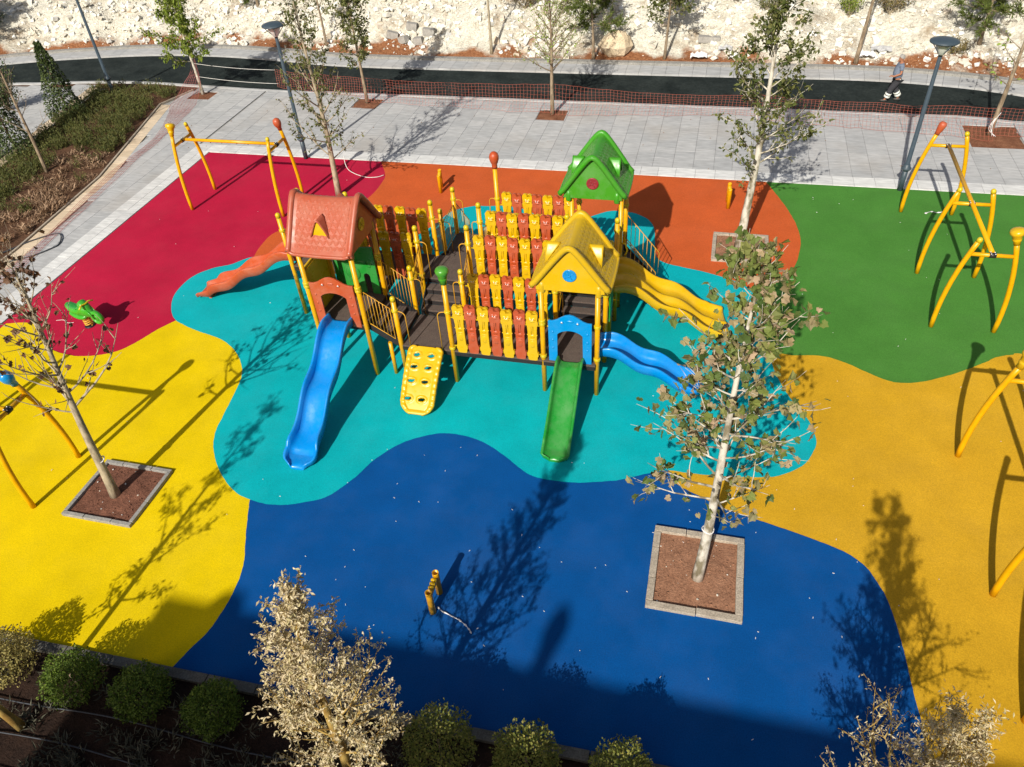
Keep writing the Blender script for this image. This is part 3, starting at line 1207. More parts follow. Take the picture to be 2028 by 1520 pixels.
# upper to back
railing((XA + .02, 16.2, Z_UP), (XA + .02, 16.66, Z_BACK + .1), .9, 6)
railing((XB, 16.15, Z_UP), (XB, 16.66, Z_BACK + .1), .9, 6)
railing((XA, 16.8, Z_BACK), (XA, 17.78, Z_BACK), .9, 9)
# back stairs
railing((XA + .02, 17.92, Z_BACK), (XA + .02, 18.9, .22), .9, 9)
railing((XB - .03, 17.85, Z_BACK), (XB - .03, 18.9, .22), .9, 9)
# stairs from the lime green tower to the right
railing((XD + .06, 16.84, Z_GRN), (-1.03, 16.84, .30), .86, 8)
railing((XD + .06, 17.82, Z_GRN), (-1.03, 17.82, .30), .86, 8)
railing((-10.42, 16.18, Z_UP), (-9.1, 16.18, Z_UP), .95, 11)
for a in ((XA + .03, 13.1, Z_LOW, 1.98, .22, -.03), (-5.42, 13.09, Z_LOW, 2.1, -.22, -.03), (-6.69, 14.32, Z_LOW, 2.06, .2, .02), (-5.46, 14.32, Z_LOW, 2.08, -.2, .02),
          (-6.72, 15.1, Z_UP, 2.63, .2, .0), (-5.46, 15.06, Z_UP, 2.7, -.2, .0), (XA + .03, 16.1, Z_UP, 2.7, .2, .05), (XB - .03, 16.05, Z_UP, 2.73, -.2, .05),
          (-6.66, 17.82, Z_BACK, 2.33, .2, .06), (-5.45, 17.75, Z_BACK, 2.48, -.2, .06), (-6.66, 16.72, Z_BACK, 2.28, .2, .0),
          (XD, 15.12, Z_UP, 2.63, .02, .2), (XD, 16.12, Z_UP, 2.7, .02, -.2), (XC + .05, 14.4, Z_LOW, 2.0, .16, .03), (XD - .03, 14.44, Z_LOW, 2.0, -.16, .03)):
    grab(*a)


# ---- pickets
def picket_mesh(mat):
    half = [(.0, .0), (.06, .002), (.088, .02), (.092, .10), (.108, .115), (.110, .20), (.092, .215), (.086, .30), (.083, .55), (.086, .80), (.096, .93),
            (.112, .945), (.114, 1.03), (.098, 1.04), (.103, 1.10), (.108, 1.17)]
    lobe = []
    for i in range(1, 9):
        a = rad(-10 + i * 23)
        lobe.append((.053 + .060 * math.cos(a), 1.20 + .088 * math.sin(a)))
    r = half + lobe + [(.0, 1.215)]
    l = [(-u, v) for u, v in reversed(r[1:-1])]
    outline = r + l
    T = .062
    mb = MB()
    mb.extrude(outline, T, lambda u, v, w: (u, -T / 2 + w if False else T / 2 - w, v))
    f = -T / 2
    mb.ball((.034, f, 1.12), .052, 10, 6, 0, (1, .5, .8))
    mb.ball((-.034, f, 1.12), .052, 10, 6, 0, (1, .5, .8))
    mb.ball((0, f, 1.06), .07, 10, 6, 0, (1, .35, .45))
    mb.ball((0, f, .66), .062, 10, 6, 0, (1, .28, .75))
    mb.ball((0, f, .44), .058, 10, 6, 0, (1, .26, 1.75))
    mb.ball((0, f, .58), .068, 10, 6, 0, (1, .3, .22))
    for s in (-1, 1):
        mb.ball((.022 * s, f - .026, 1.115), .0105, 8, 5, 1, (1, .7, 1.25))  # white dots painted in for glints on the moulded eyes
        mb.tube([(.016 * s, f - .002, .70), (.02 * s, f - .004, .93)], .006, 5)
        mb.ball((.088 * s, f, .70), .014, 6, 4)
    me = mb.mesh("picket", [mat, WHT])
    fixn(me)
    return me


PICK_Y = picket_mesh(YEL)
PICK_O = picket_mesh(ORG)
prng = random.Random(3)


def pickets(x0, x1, y, z, n, first=0, z1=None):
    z1 = z if z1 is None else z1
    mb = MB()
    dx = (x1 - x0) / (n - 1)
    for zz in (.16, .98):
        mb.tube([(x0 - .22, y + .01, z + zz), (x1 + .2, y + .01, z1 + zz)], .014, 8)
    o = part("picket_barrier", mb, YEL_CAP, PS)
    base = origin_of(PS)
    for k in range(n):
        me = PICK_Y if (k + first) % 2 == 0 else PICK_O
        p = link("picket", me, o, (x0 + dx * k - base.x, y - base.y, z + (z1 - z) * k / (n - 1) - base.z + prng.uniform(-.006, .006)))
        p.rotation_euler = (prng.uniform(-.02, .02), prng.uniform(-.012, .012), prng.uniform(-.05, .05))
        p.scale = (1.21, 1.1, 1.05)
        b = p.modifiers.new("bevel", 'BEVEL')
        b.width = .012
        b.segments = 2
        b.limit_method = 'ANGLE'
        b.angle_limit = rad(50)


pickets(-5.13, -3.43, 13.08, .99, 7)
pickets(-5.15, -3.45, 14.36, .99, 7)
pickets(-5.16, -3.44, 15.09, 1.60, 7)
pickets(-5.15, -3.45, 16.17, 1.64, 7)
pickets(-5.16, -3.45, 17.78, 1.32, 7)
pickets(-5.16, -3.45, 16.76, 1.30, 7)
pickets(-8.82, -7.02, 15.10, 1.52, 7)
pickets(-8.78, -6.97, 16.18, 1.60, 7)


# ---- panels
def arch_panel(x0, x1, y, z0, z1, mat, eye):
    w = x1 - x0
    cx = (x0 + x1) / 2
    n = 11
    outer, inner = [], []
    h = z1 - z0
    outer.append((0, 0)); inner.append((.2 * w, .0))
    for k in range(n):
        t = k / (n - 1)
        u = t * w
        outer.append((u, h - .19 + .19 * max(0, math.sin(math.pi * min(1, max(0, (t - .12) / .76)))) ** 1.4))
        ui = .21 * w + t * .58 * w
        inner.append((ui, h - .55 + .12 * math.sin(math.pi * t) ** .7))
    outer.append((w, 0)); inner.append((.80 * w, 0))
    # open bottom: build as strip
    T = .05
    mb = MB()
    vs = []
    m = len(outer)
    for d in (0, T):
        for u, v in outer + inner:
            vs.append((x0 + u, y - T / 2 + d, z0 + v))
    fs = []
    for i in range(m - 1):
        j = i + 1
        fs += [(i, j, m + j, m + i), (2 * m + j, 2 * m + i, 3 * m + i, 3 * m + j), (j, i, 2 * m + i, 2 * m + j), (m + i, m + j, 3 * m + j, 3 * m + i)]
    fs += [(0, m, 3 * m, 2 * m), (m - 1, 2 * m - 1 + 2 * m - m, 0, 0)][:1] + [(m - 1, 3 * m - 1, 4 * m - 1, 2 * m - 1)]
    mb.add(vs, fs)
    o = part("arch_panel", mb, mat, PS, .01, recalc=True)
    bumps = MB()
    for k in range(3):
        for u in (.1 * w, .9 * w):
            bumps.ball((x0 + u, y - T / 2, z0 + h * (.24 + .17 * k) + .07), .032, 8, 5, 0, (1, .5, 1))
    bumps.ball((cx, y - T / 2, z1 - .17), .09, 10, 5, 0, (1, .15, .35))
    part("panel_stud", bumps, mat, o)
    for u in (.32, .68):
        e = MB().ball((x0 + u * w, y - T / 2, z1 - .2), .042, 10, 6, 0, (1, .5, 1)).ball((x0 + u * w, y - T / 2 - .02, z1 - .2), .022, 8, 5, 1, (1, .5, 1)).ball((x0 + u * w - .004, y - T / 2 - .03, z1 - .205), .011, 8, 5, 2, (1, .5, 1))
        part("panel_eye", e, [mat, WHT, BLACK], o)
    return o


arch_panel(-8.66, -7.56, 12.97, 1.50, 2.86, ORG, True)
arch_panel(-3.06, -2.08, 13.12, 1.0, 2.33, BLU, True)

# green panel with a frog relief at the back of the brick-orange tower
mb = MB()
gp = [(-8.70, 1.56), (-7.58, 1.56), (-7.58, 2.9), (-8.70, 2.78)]
slot = [(-7.94, 1.72), (-7.78, 1.72), (-7.78, 2.05), (-7.86, 2.13), (-7.94, 2.05)]
bmg = bmesh.new()
mb.extrude([(-8.70, 1.56), (-7.94, 1.56), (-7.94, 2.05), (-7.92, 2.11), (-7.86, 2.14), (-7.80, 2.11), (-7.78, 2.05), (-7.78, 1.56), (-7.58, 1.56), (-7.58, 2.9), (-8.70, 2.78)], .05,
           lambda u, v, w: (u, 14.27 + w, v))
gpan = part("green_panel", mb, GRN, PS, .01, recalc=True)
fr = MB()
fr.ball((-8.28, 14.27, 2.5), .17, 12, 8, 0, (1, .3, .9))
fr.ball((-8.2, 14.27, 2.12), .19, 12, 8, 0, (1, .28, 1.1))
fr.ball((-8.22, 14.25, 1.98), .1, 10, 6, 0, (1, .3, 1))
fr.ball((-7.95, 14.27, 2.45), .1, 10, 6, 0, (1.5, .2, .6))
fr.ball((-7.75, 14.27, 2.4), .08, 10, 6, 0, (.8, .2, 1.3))
fr.ball((-8.55, 14.27, 2.15), .09, 10, 6, 0, (.7, .2, 1.6))
part("frog_relief", fr, GRN, gpan)
for u in (-8.37, -8.19):
    part("panel_eye", MB().ball((u, 14.235, 2.57), .038, 10, 6, 0, (1, .5, 1)).ball((u, 14.215, 2.57), .016, 8, 5, 1, (1, .6, 1)), [WHT, BLACK], gpan)
# yellow side panel of that tower, with a raised border
mb = MB()
mb.extrude([(13.07, 1.5), (14.22, 1.5), (14.22, 2.95), (13.07, 2.95)], .05, lambda u, v, w: (-8.83 + w, u, v))
yp = part("side_panel", mb, YEL, PS, .012, recalc=True)
part("panel_border", MB().tube([(-8.78, 13.12, 1.6), (-8.78, 13.12, 2.88), (-8.78, 14.16, 2.88), (-8.78, 14.16, 1.6)], .02, 6), YEL, yp)
# green panel beside the right hand stairs
mb = MB().extrude([(14.5, 1.2), (15.0, 1.5), (15.0, 2.4), (14.5, 2.2)], .04, lambda u, v, w: (XD + .06 + w, u, v))
part("stair_panel", mb, GRN, PS, .01, recalc=True)
# yellow game disc next to the upper deck
mb = MB().lathe((XD - .02, 16.45, 2.28), [(.0, -.03), (.34, -.03), (.36, 0), (.34, .03), (0, .03)], 20, 0, Matrix.Rotation(rad(90), 3, 'Y'))
gd = part("game_disc", mb, YEL, PS)
for s in (-1, 1):
    part("disc_handle", MB().tube([(XD - .1 * s, 16.3, 2.28), (XD - .2 * s, 16.25, 2.3), (XD - .26 * s, 16.2, 2.15), (XD - .2 * s, 16.18, 2.0)], .022, 8), YEL_CAP, gd)
# half height yellow side panel by the double slide
for yy in (15.2, 16.35):
    pass


# ---- roofs
def m_roof(name, col, fadecol, fade):
    t = NT(name)
    tc = t.n("ShaderNodeTexCoord")
    sp = t.n("ShaderNodeSeparateXYZ")
    t.l(tc.outputs["Object"], sp.inputs[0])
    n1 = t.noise(3, 5, 0.65)
    geo = t.n("ShaderNodeNewGeometry")
    gs = t.n("ShaderNodeSeparateXYZ")
    t.l(geo.outputs["Normal"], gs.inputs[0])
    f = t.grey(n1, 0.0, fade, 0.3, 0.65)
    c = t.mix(f, col, fadecol)
    r = t.grey(t.noise(8, 3), .28, .5, 0.3, 0.7)
    t.bump(t.noise(70, 2), 0.0012, 0.3)
    return t.done(c, r, 0.45)


RF_Y = m_roof("roof_plastic_yellow", C(246, 200, 0, 1.6), C(214, 178, 60, 1.6), .55)
RF_G = m_roof("roof_plastic_lime", C(66, 178, 20, 1.65), C(110, 160, 80, 1.6), .5)
RF_O = m_roof("roof_plastic_brick", C(204, 96, 64, 1.6), C(206, 136, 110, 1.6), .5)


def roof(cx, cy, zE, W, L, Hh, turn, mat, gable_mat, disc_mat, dormer_face, groove_rows=9):
    """ridge along local Y (turn False) or X (turn True). zE: eave height"""
    def fr(u, v, z):
        return V((cx + u, cy + v, zE + z)) if not turn else V((cx + v, cy + u, zE + z))

    def prof(u, v):
        """height of the skin; u in -1..1 across, v in -1..1 along"""
        a = abs(u)
        k = math.sqrt(a * a + .018) - .134
        h = Hh * (1 - k / .8748)
        sag = .05 * (1 - v * v) * (1 - a)
        rim = 0.055 * max(0, (abs(v) - .80) / .2) ** .5 * (1 if abs(v) > .8 else 0)
        eave = 0.03 * max(0, (a - .9) / .1) ** .5 if a > .9 else 0
        return h - sag + rim + eave

    NU, NV = 34, 26
    rows_t, rows_b = [], []
    for j in range(NV + 1):
        v = -1 + 2 * j / NV
        ve = math.copysign(1 - (1 - abs(v)) ** 1.0, v)
        rt, rb = [], []
        for i in range(NU + 1):
            u = -1 + 2 * i / NU
            bow = 1 + .03 * (1 - v * v) * abs(u)
            uu = u * W / 2 * bow
            lng = L / 2 * (1 + .05 * (1 - abs(u)))
            z = prof(u, v)
            rt.append(fr(uu, v * lng, z))
            rb.append(fr(uu * .985, v * lng * .985, z - .075 - .02 * (abs(v) > .85)))
        rows_t.append(rt)
        rows_b.append(rb)
    mb = MB()
    mb.grid(rows_t)
    mb.grid([list(reversed(r)) for r in rows_b])
    # edges
    def edge(a, b):
        mid = [(p + q) / 2 + ((p - q).cross(V((0, 0, 1))) * 0) for p, q in zip(a, b)]
        mb.grid([a, b])
    edge(list(reversed(rows_t[0])), list(reversed(rows_b[0])))
    edge(rows_t[-1], rows_b[-1])
    edge([r[0] for r in rows_t], [r[0] for r in rows_b])
    edge(list(reversed([r[-1] for r in rows_t])), list(reversed([r[-1] for r in rows_b])))
    o = part("roof", mb, mat, PS, recalc=True)
    # rolled rims along both gable ends
    rim = MB()
    for j in (1, NV - 1):
        pts = [p + V((0, 0, -.03)) for p in rows_t[j]]
        rim.tube(pts, .07, 10)
    for i in (0, NU):
        pts = [r[i] + V((0, 0, -.035)) for r in rows_t[1:-1]]
        rim.tube(pts, .045, 8)
    part("roof_rim", rim, mat, o)
    # raised wavy shingle courses
    for side in (-1, 1):
        sh = MB()
        for k in range(groove_rows):
            a0 = .17 + .72 * k / (groove_rows - 1)
            pts_a, pts_b = [], []
            NW = 56
            for i in range(NW + 1):
                v = -.76 + 1.52 * i / NW
                aa = a0 + .026 * math.sin(i * 2 * math.pi / 7 + k * 1.5)
                bow = 1 + .03 * (1 - v * v) * aa
                lng = L / 2 * (1 + .05 * (1 - aa))
                z = prof(side * aa, v)
                a2 = aa + .016
                pts_a.append(fr(side * aa * W / 2 * bow, v * lng, z + .016))
                pts_b.append(fr(side * a2 * W / 2 * bow, v * lng, prof(side * a2, v) - .003))
                if i == 0:
                    pass
            up = [fr(side * (a0 - .07) * W / 2, (-.76 + 1.52 * i / NW) * L / 2 * (1 + .05 * (1 - a0)), prof(side * (a0 - .07), -.76 + 1.52 * i / NW) + .002) for i in range(NW + 1)]
            sh.grid([up, pts_a], True)
            sh.grid([pts_a, pts_b], False)
        part("shingle_course", sh, mat, o, recalc=False)
    # dormers
    for side in (-1, 1):
        d0, hd, wd = .66 * W / 2, .41, .22
        zb = prof(side * .72, 0)
        xf = side * .74 * W / 2
        tip = prof(side * .74, 0) + .02
        prof2 = [(-wd, 0), (-wd * .6, hd * .5), (-wd * .22, hd * .9), (0, hd), (wd * .22, hd * .9), (wd * .6, hd * .5), (wd, 0)]
        rows = []
        for s in range(7):
            f = s / 6
            row = []
            for pv, pz in prof2:
                zz = tip + pz * (1 - .0 * f)
                # where this height meets the slope
                target = zz
                lo, hi = 0.02, .74
                for _ in range(18):
                    m = (lo + hi) / 2
                    if prof(side * m, 0) > target - .03:
                        lo = m
                    else:
                        hi = m
                ue = lo * W / 2
                uf = abs(xf)
                row.append(fr(side * (uf + (ue - uf) * f), pv, zz))
            rows.append(row)
        dm = MB().grid(rows)
        do = part("dormer", dm, mat, o, recalc=False)
        sol = do.modifiers.new("thick", 'SOLIDIFY')
        sol.thickness = .03
        sol.offset = 0
        fc = MB().extrude([(-wd * .92, .0), (wd * .92, .0), (wd * .55, hd * .5), (wd * .2, hd * .86), (0, hd * .94), (-wd * .2, hd * .86), (-wd * .55, hd * .5)], .02,
                          lambda pv, pz, w, xf=xf, tip=tip, side=side: fr(xf - side * (.035 + w), pv, tip + pz - .005))
        part("dormer_window", fc, dormer_face, o, recalc=True)
    # gable panels, both ends
    for e in (-1, 1):
        vv = e * (L / 2 * .84)
        tri = [(-W * .45, -.02), (W * .45, -.02)] + [(uu * W / 2, prof(uu, .8) - .02) for uu in (.88, .7, .5, .3, .15, .06, 0, -.06, -.15, -.3, -.5, -.7, -.88)]
        gm = MB().extrude(tri, .05, lambda u, z, w, vv=vv: fr(u, vv - .025 + w, z - .06))
        g = part("gable_panel", gm, gable_mat, o, .012, recalc=True)
        rot = Matrix.Rotation(rad(90) * e, 3, 'X') if not turn else Matrix.Rotation(rad(-90) * -e, 3, 'Y')
        c = fr(0, vv + e * .025, Hh * .33)
        dd = MB().lathe(c, [(.15, 0), (.15, .02), (.135, .028), (.12, .02), (.0, .022)], 20, 0, (Matrix.Rotation(rad(90) * -e, 3, 'X') if not turn else Matrix.Rotation(rad(90) * e, 3, 'Y')))
        for q in range(4):
            aq = q * math.pi / 2 + .6
            wv = V((math.cos(aq) * .11, math.sin(aq) * .11))
            p1 = c + (V((wv.x, e * .024, wv.y)) if not turn else V((e * .024, wv.x, wv.y)))
            p0 = c + (V((0, e * .028, 0)) if not turn else V((e * .028, 0, 0)))
            dd.tube([p0, p1], .007, 5)
        dd.ball(c + (V((0, e * .03, 0)) if not turn else V((e * .03, 0, 0))), .022, 8, 5)
        part("round_window", dd, disc_mat, o)
    # corner sockets down to the posts
    for su in (-1, 1):
        for sv in (-1, 1):
            part("post_socket", MB().lathe(fr(su * W * .37, sv * L * .40, -.14), [(.07, -.02), (.074, .0), (.078, .14), (.07, .26)], 12), mat, o)
    return o


BLUE_D = m_plastic("dormer_blue", C(40, 60, 150), .05, .4)
roof(-2.56, 13.76, 3.02, 1.66, 1.50, 1.03, False, RF_Y, YEL, BLU, YEL_CAP, 8)
roof(-2.66, 17.28, 3.32, 1.60, 1.46, 1.02, False, RF_G, LIM, CRM, ORG, 8)
roof(-8.12, 13.72, 3.52, 1.80, 1.60, 1.02, True, RF_O, ORG, YEL, YEL, 9)


# ---- slides
def slide(name, path, section, mat, rims=True, end_round=.0):
    """path: list of (pos, side vector, scale_w, scale_h); section: list of (s, h) outer->inner closed profile"""
    rows = []
    for p, sd, sw, shh in path:
        rows.append([V(p) + V(sd) * s * sw + V((0, 0, h * shh if h > 0 else h)) for s, h in section])
    mb = MB().grid(rows, True, 0, True)
    o0 = 0
    n = len(section)
    mb.f.append(tuple(range(n))); mb.s.append(False); mb.mi.append(0)
    m = len(rows)
    mb.f.append(tuple((m - 1) * n + k for k in range(n))); mb.s.append(False); mb.mi.append(0)
    return part(name, mb, mat, PS, recalc=True)


def u_section(w, h, t=.035, bed=0.0, lanes=1):
    """closed cross section: inside surface from left rim to right rim, then outside back"""
    hw = w / 2
    ins = [(-hw, h), (-hw + t * .9, h + .012), (-hw + t * 1.6, h - .01), (-hw + t * 2.0, h * .45), (-hw + t * 2.8, .05), (-hw + t * 4.2, .004)]
    mid = []
    if lanes == 1:
        mid = [(0, 0.0)]
    else:
        mid = [(-.11, .004), (-.07, .05), (-.035, h * .62), (0, h * .68), (.035, h * .62), (.07, .05), (.11, .004)]
    inside_ = ins + mid + [(-s, z) for s, z in reversed(ins)]
    outside = [(hw + .006, h - .05), (hw - .012, h * .45), (hw - .03, -.02), (hw - .09, -.045), (0, -.05), (-hw + .09, -.045), (-hw + .03, -.02), (-hw + .012, h * .45), (-hw - .006, h - .05)]
    return inside_ + outside


def make_slide(name, p_top, direc, length, z_top, z_bot, w, h, mat, waves, amp, lanes=1, flare=1.0, n=64, scoop=0.0, drop_start=.1):
    d = V((direc[0], direc[1], 0)).normalized()
    sd = V((d.y, -d.x, 0))
    path = []
    for i in range(n + 1):
        t = i / n
        s = t * length
        q = min(1, max(0, (t - drop_start) / (.88 - drop_start)))
        z = z_top + (z_bot - z_top) * (q + 0.0)
        z += amp * math.sin(q * math.pi * 2 * waves) * (1 if q < 1 else 0)
        sm = 1 - max(0, (t - .86) / .14)
        if t > .97:
            z -= .05 * ((t - .97) / .03) ** 2
        ww = 1 + (flare - 1) * max(0, (t - .8) / .2)
        if scoop and t > 1 - scoop:
            ww *= max(.42, (max(0, 1 - ((t - 1 + scoop) / scoop) ** 2.6)) ** .5)
        hh = 1.0 if t < .85 else 1 - .62 * min(1, (t - .85) / .12)
        if t < .12:
            hh = .75 + .25 * t / .12
        path.append((V((p_top[0], p_top[1], 0)) + d * s + V((0, 0, z)), sd, ww, hh))
    o = slide(name, path, u_section(w, h, lanes=lanes), mat)
    e = path[-1]
    foot = V(e[0]) - d * .35
    part("slide_foot", MB().box((foot.x, foot.y, foot.z / 2), (.08 + abs(sd.x) * w * .5, .08 + abs(sd.y) * w * .5, max(.06, foot.z - .03))), mat, o, .01)
    return o


make_slide("blue_long_slide", (-8.10, 13.06), (0.02, -1), 3.45, Z_RED + .02, .13, .68, .25, SLB, 2.2, .06, flare=1.26, scoop=.10)
make_slide("green_slide", (-2.56, 13.10), (0.02, -1), 2.22, Z_LOW + .02, .12, .62, .20, GRN, 1.0, .03, flare=1.02, scoop=.035)
make_slide("blue_side_slide", (XD - .05, 13.74), (1, 0.02), 2.45, Z_LOW + .02, .13, .66, .24, SLB, 2.0, .05, flare=1.14, scoop=.09)
make_slide("double_slide", (XD - .05, 15.68), (1, 0.22), 3.0, Z_UP + .02, .14, 1.26, .24, YEL, 2.0, .06, lanes=2, flare=1.06)
make_slide("brick_orange_slide", (-10.42, 15.62), (-1, -0.02), 3.55, Z_UP, .16, .68, .26, ORG, 2.4, .055, flare=1.0)

# ---- climbing ramp with holes
P_TOP, P_BOT = V((-6.02, 13.02, 1.06)), V((-5.98, 11.72, 0.07))
ax = (P_BOT - P_TOP)
LN = ax.length
ax = ax / LN
sx = V((1, 0, 0))
nrm = sx.cross(ax)
if nrm.z < 0:
    nrm = -nrm


def cf(u, v, w):
    bulge = .07 * math.sin(math.pi * min(1, max(0, v / LN)))
    return P_TOP + sx * u + ax * v + nrm * (w + bulge)


NR = 8
hole_c = [(-.19, .22), (.17, .22), (-.21, .52), (.14, .52), (-.22, .86), (.12, .86), (-.24, 1.28), (.10, 1.28)]
bmc = bmesh.new()
NU, NV = 44, 90
grid = {}


def half_w(v):
    t = v / LN
    w = .43 - .02 * t
    if v < .12:
        w -= .10 * (1 - v / .12) ** 2
    if v > LN - .30:
        q = (v - (LN - .30)) / .30
        w *= math.sqrt(max(0.0, 1 - (q * .93) ** 2))
    return w


for j in range(NV + 1):
    for i in range(NU + 1):
        v = LN * j / NV
        hw = half_w(v)
        u = (-1 + 2 * i / NU) * hw
        edge = (1 - abs(-1 + 2 * i / NU)) * hw
        ed2 = min(edge, LN - v + .02)
        z = 0.035 * (1 if ed2 < .085 else max(0, 1 - (ed2 - .085) / .03)) if ed2 > .0 else 0
        z += .008 * (math.sin(v * 44) if ed2 < .085 else 0)
        for hu, hv in hole_c:
            d = math.hypot((u - hu) / .09, (v - hv) / .065)
            if d < 1.7:
                z += .022 * max(0, 1 - abs(d - 1.15) / .4)
        grid[i, j] = bmc.verts.new(cf(u, v, z))
for j in range(NV):
    for i in range(NU):
        v = LN * (j + .5) / NV
        u = (-1 + 2 * (i + .5) / NU) * half_w(v)
        if any((((u - hu) * .9 + (v - hv) * .35) / .078) ** 2 + ((v - hv) / .05) ** 2 < 1 for hu, hv in hole_c):
            continue
        f = bmc.faces.new((grid[i, j], grid[i + 1, j], grid[i + 1, j + 1], grid[i, j + 1]))
        f.smooth = True
bmesh.ops.recalc_face_normals(bmc, faces=bmc.faces[:])
me = bpy.data.meshes.new("climbing_ramp")
bmc.to_mesh(me)
bmc.free()
me.transform(Matrix.Translation(-origin_of(PS)))
me.materials.append(YEL)
cr = link("climbing_ramp", me, PS)
s = cr.modifiers.new("thick", 'SOLIDIFY')
s.thickness = .05
s.offset = 0


# ------------------------------------------------------------------ swing frames without seats
def bow(p0, p1, bulge, n=9):
    p0, p1 = V(p0), V(p1)
    out = []
    for i in range(n + 1):
        t = i / n
        out.append(p0.lerp(p1, t) + V(bulge) * (4 * t * (1 - t)))
    return out


def swing_frame(name, loc, frames, along, spread, top, label, knobs, cat="swing frame"):
    """frames: offsets along the beam direction ('x' or 'y'); legs splay on the other axis. knobs: {(frame, side): (kind, mat)}"""
    root = thing(name, loc, label, cat, "seatless yellow swing frames")
    b = V(loc)

    def P(a, s, z):
        return b + (V((a, s, z)) if along == 'x' else V((s, a, z)))
    zc = top - .38
    for fi, a in enumerate(frames):
        for side in (-1, 1):
            lean = .33
            foot = P(a, side * spread / 2, 0)
            up = P(a, side * (spread / 2 - lean), top)
            pts = bow(foot, up, (P(0, side * .11, 0) - b))
            o = part("leg", MB().tube(pts, .058, 14), YEL_POST, root)
            d = (pts[-1] - pts[-2]).normalized()
            kn = knobs.get((fi, side))
            rot = d.to_track_quat('Z', 'Y').to_matrix()
            if kn is None:
                part("leg_cap", MB().lathe(pts[-1], [(.063, -.06), (.064, 0)] + [(.064 * math.cos(q), .064 * math.sin(q)) for q in [i * math.pi / 10 for i in range(1, 6)]], 14, 0, rot), YEL_CAP, o)
            else:
                kind, mt = kn
                if kind == 'mushroom':
                    pr = [(.07, -.06), (.075, .03), (.092, .05), (.095, .09), (.088, .1), (.1, .12), (.11, .18), (.15, .23), (.158, .27), (.14, .32), (.08, .345), (.001, .35)]
                elif kind == 'tulip':
                    pr = [(.07, -.05), (.074, .03), (.09, .08), (.105, .18), (.11, .25), (.085, .31), (.001, .33)]
                else:
                    pr = [(.068, -.05), (.07, .03), (.09, .07), (.122, .15), (.132, .23), (.115, .31), (.06, .36), (.001, .372)]
                part("knob", MB().lathe(pts[-1], pr, 18, 0, rot), mt, o)
        # crossbar between the legs of this frame
        t = zc / top
        hs = (spread / 2) + (-.33) * t + .11 * 4 * t * (1 - t)
        part("crossbar", MB().tube([P(a, -hs, zc), P(a, hs, zc)], .048, 12), YEL_POST, root)
        cm = MB().tube([P(a - .075, 0, zc), P(a + .075, 0, zc)] if False else [P(a, -.07, zc), P(a, .07, zc)], .066, 12)
        part("clamp", cm, BLACK, root)
        bl = MB()
        for s1 in (-1, 1):
            for s2 in (-1, 1):
                bl.ball(P(a + s1 * .04, s2 * .045, zc + .055), .014, 6, 4)
        part("bolt", bl, WHT, root, kind="stuff")
    part("beam", MB().tube([P(frames[0] + .05, 0, zc + .03), P(frames[-1] - .05, 0, zc + .03)], .052, 14), YEL_POST, root)
    hooks = MB()
    for a0, a1 in zip(frames, frames[1:]):
        for q in (.3, .42, .58, .7):
            pz = P(a0 + (a1 - a0) * q, 0, zc - .03)
            hooks.ball(pz, .02, 6, 4)
    part("hanger", hooks, BLACK, root, kind="stuff")
    return root


swing_frame("swing_frame", (-15.45, 20.92, .028), (-1.75, 1.75), 'x', 1.5, 2.55,
            "yellow swing frame on the crimson floor with a brick-orange egg knob", {(0, -1): ('mushroom', YEL), (1, 1): ('egg', ORG)})
swing_frame("swing_frame", (6.58, 20.0, .028), (-2.85, -.40, 3.04), 'y', 1.42, 2.52,
            "three-legged-pair yellow swing frame on the green floor with an orange tulip knob", {(2, -1): ('tulip', ORG), (0, 1): ('mushroom', YEL)})
swing_frame("swing_frame", (-15.05, 8.28, .028), (-1.75, 1.75), 'x', 1.5, 2.55,
            "yellow swing frame on the yellow floor with a bright blue egg knob", {(1, 1): ('egg', BLU)})
swing_frame("swing_frame", (6.44, 9.76, .028), (-2.85, -.55, 2.85), 'y', 1.42, 2.52,
            "yellow swing frame cut by the photo edge on the amber floor", {(2, -1): ('mushroom', YEL), (0, 1): ('mushroom', YEL)})


# ------------------------------------------------------------------ seesaw stands
def seesaw_stand(x, y, turn, label):
    root = thing("seesaw_stand", (x, y, .028), label, "seesaw base", "yellow two-pipe seesaw stands without their beam")
    b = V((x, y, .028))
    rot = Matrix.Rotation(turn, 3, 'Z')
    for s in (-1, 1):
        c = b + rot @ V((0, s * .21, 0))
        mb = MB()
        prof = [(.062, 0), (.062, .62), (.062, .64), (.054, .64), (.054, .35), (.0, .35)]
        mb.lathe(c, prof, 18)
        part("pipe", mb, YEL_POST, root)
    mb = MB()
    mb.box(b + V((0, 0, .5)), (.07, .30, .12), 0, rot)
    part("bearing_block", mb, YEL_POST, root, .012)
    mb = MB()
    for s in (-.06, .02, .1):
        mb.tube([b + rot @ V((-.05, s, .56)), b + rot @ V((.05, s, .56))], .032, 10)
    part("spring_seat", mb, YEL, root)
    return root


seesaw_stand(-3.96, 7.06, .02, "yellow two-pipe seesaw stand on the dark blue floor")
seesaw_stand(-8.9, 22.65, .25, "yellow two-pipe seesaw stand on orange floor left of the red-knobbed post")
seesaw_stand(0.72, 22.8, .06, "yellow two-pipe seesaw stand on orange floor beside the mottled tree trunk")

# ------------------------------------------------------------------ spring rider
RD = thing("spring_rider", (-16.42, 13.58, .004), "green motorbike spring rider on the crimson floor", "spring rider")
RLIM = m_plastic("rider_green", C(66, 186, 40, 1.6), .06, .25)
b0 = V((-16.42, 13.58, 0.0))
dirx = V((.985, -.17, 0))
dirs = V((.17, .985, 0))


def rp(u, s, z):
    return b0 + dirx * u + dirs * s + V((0, 0, z))


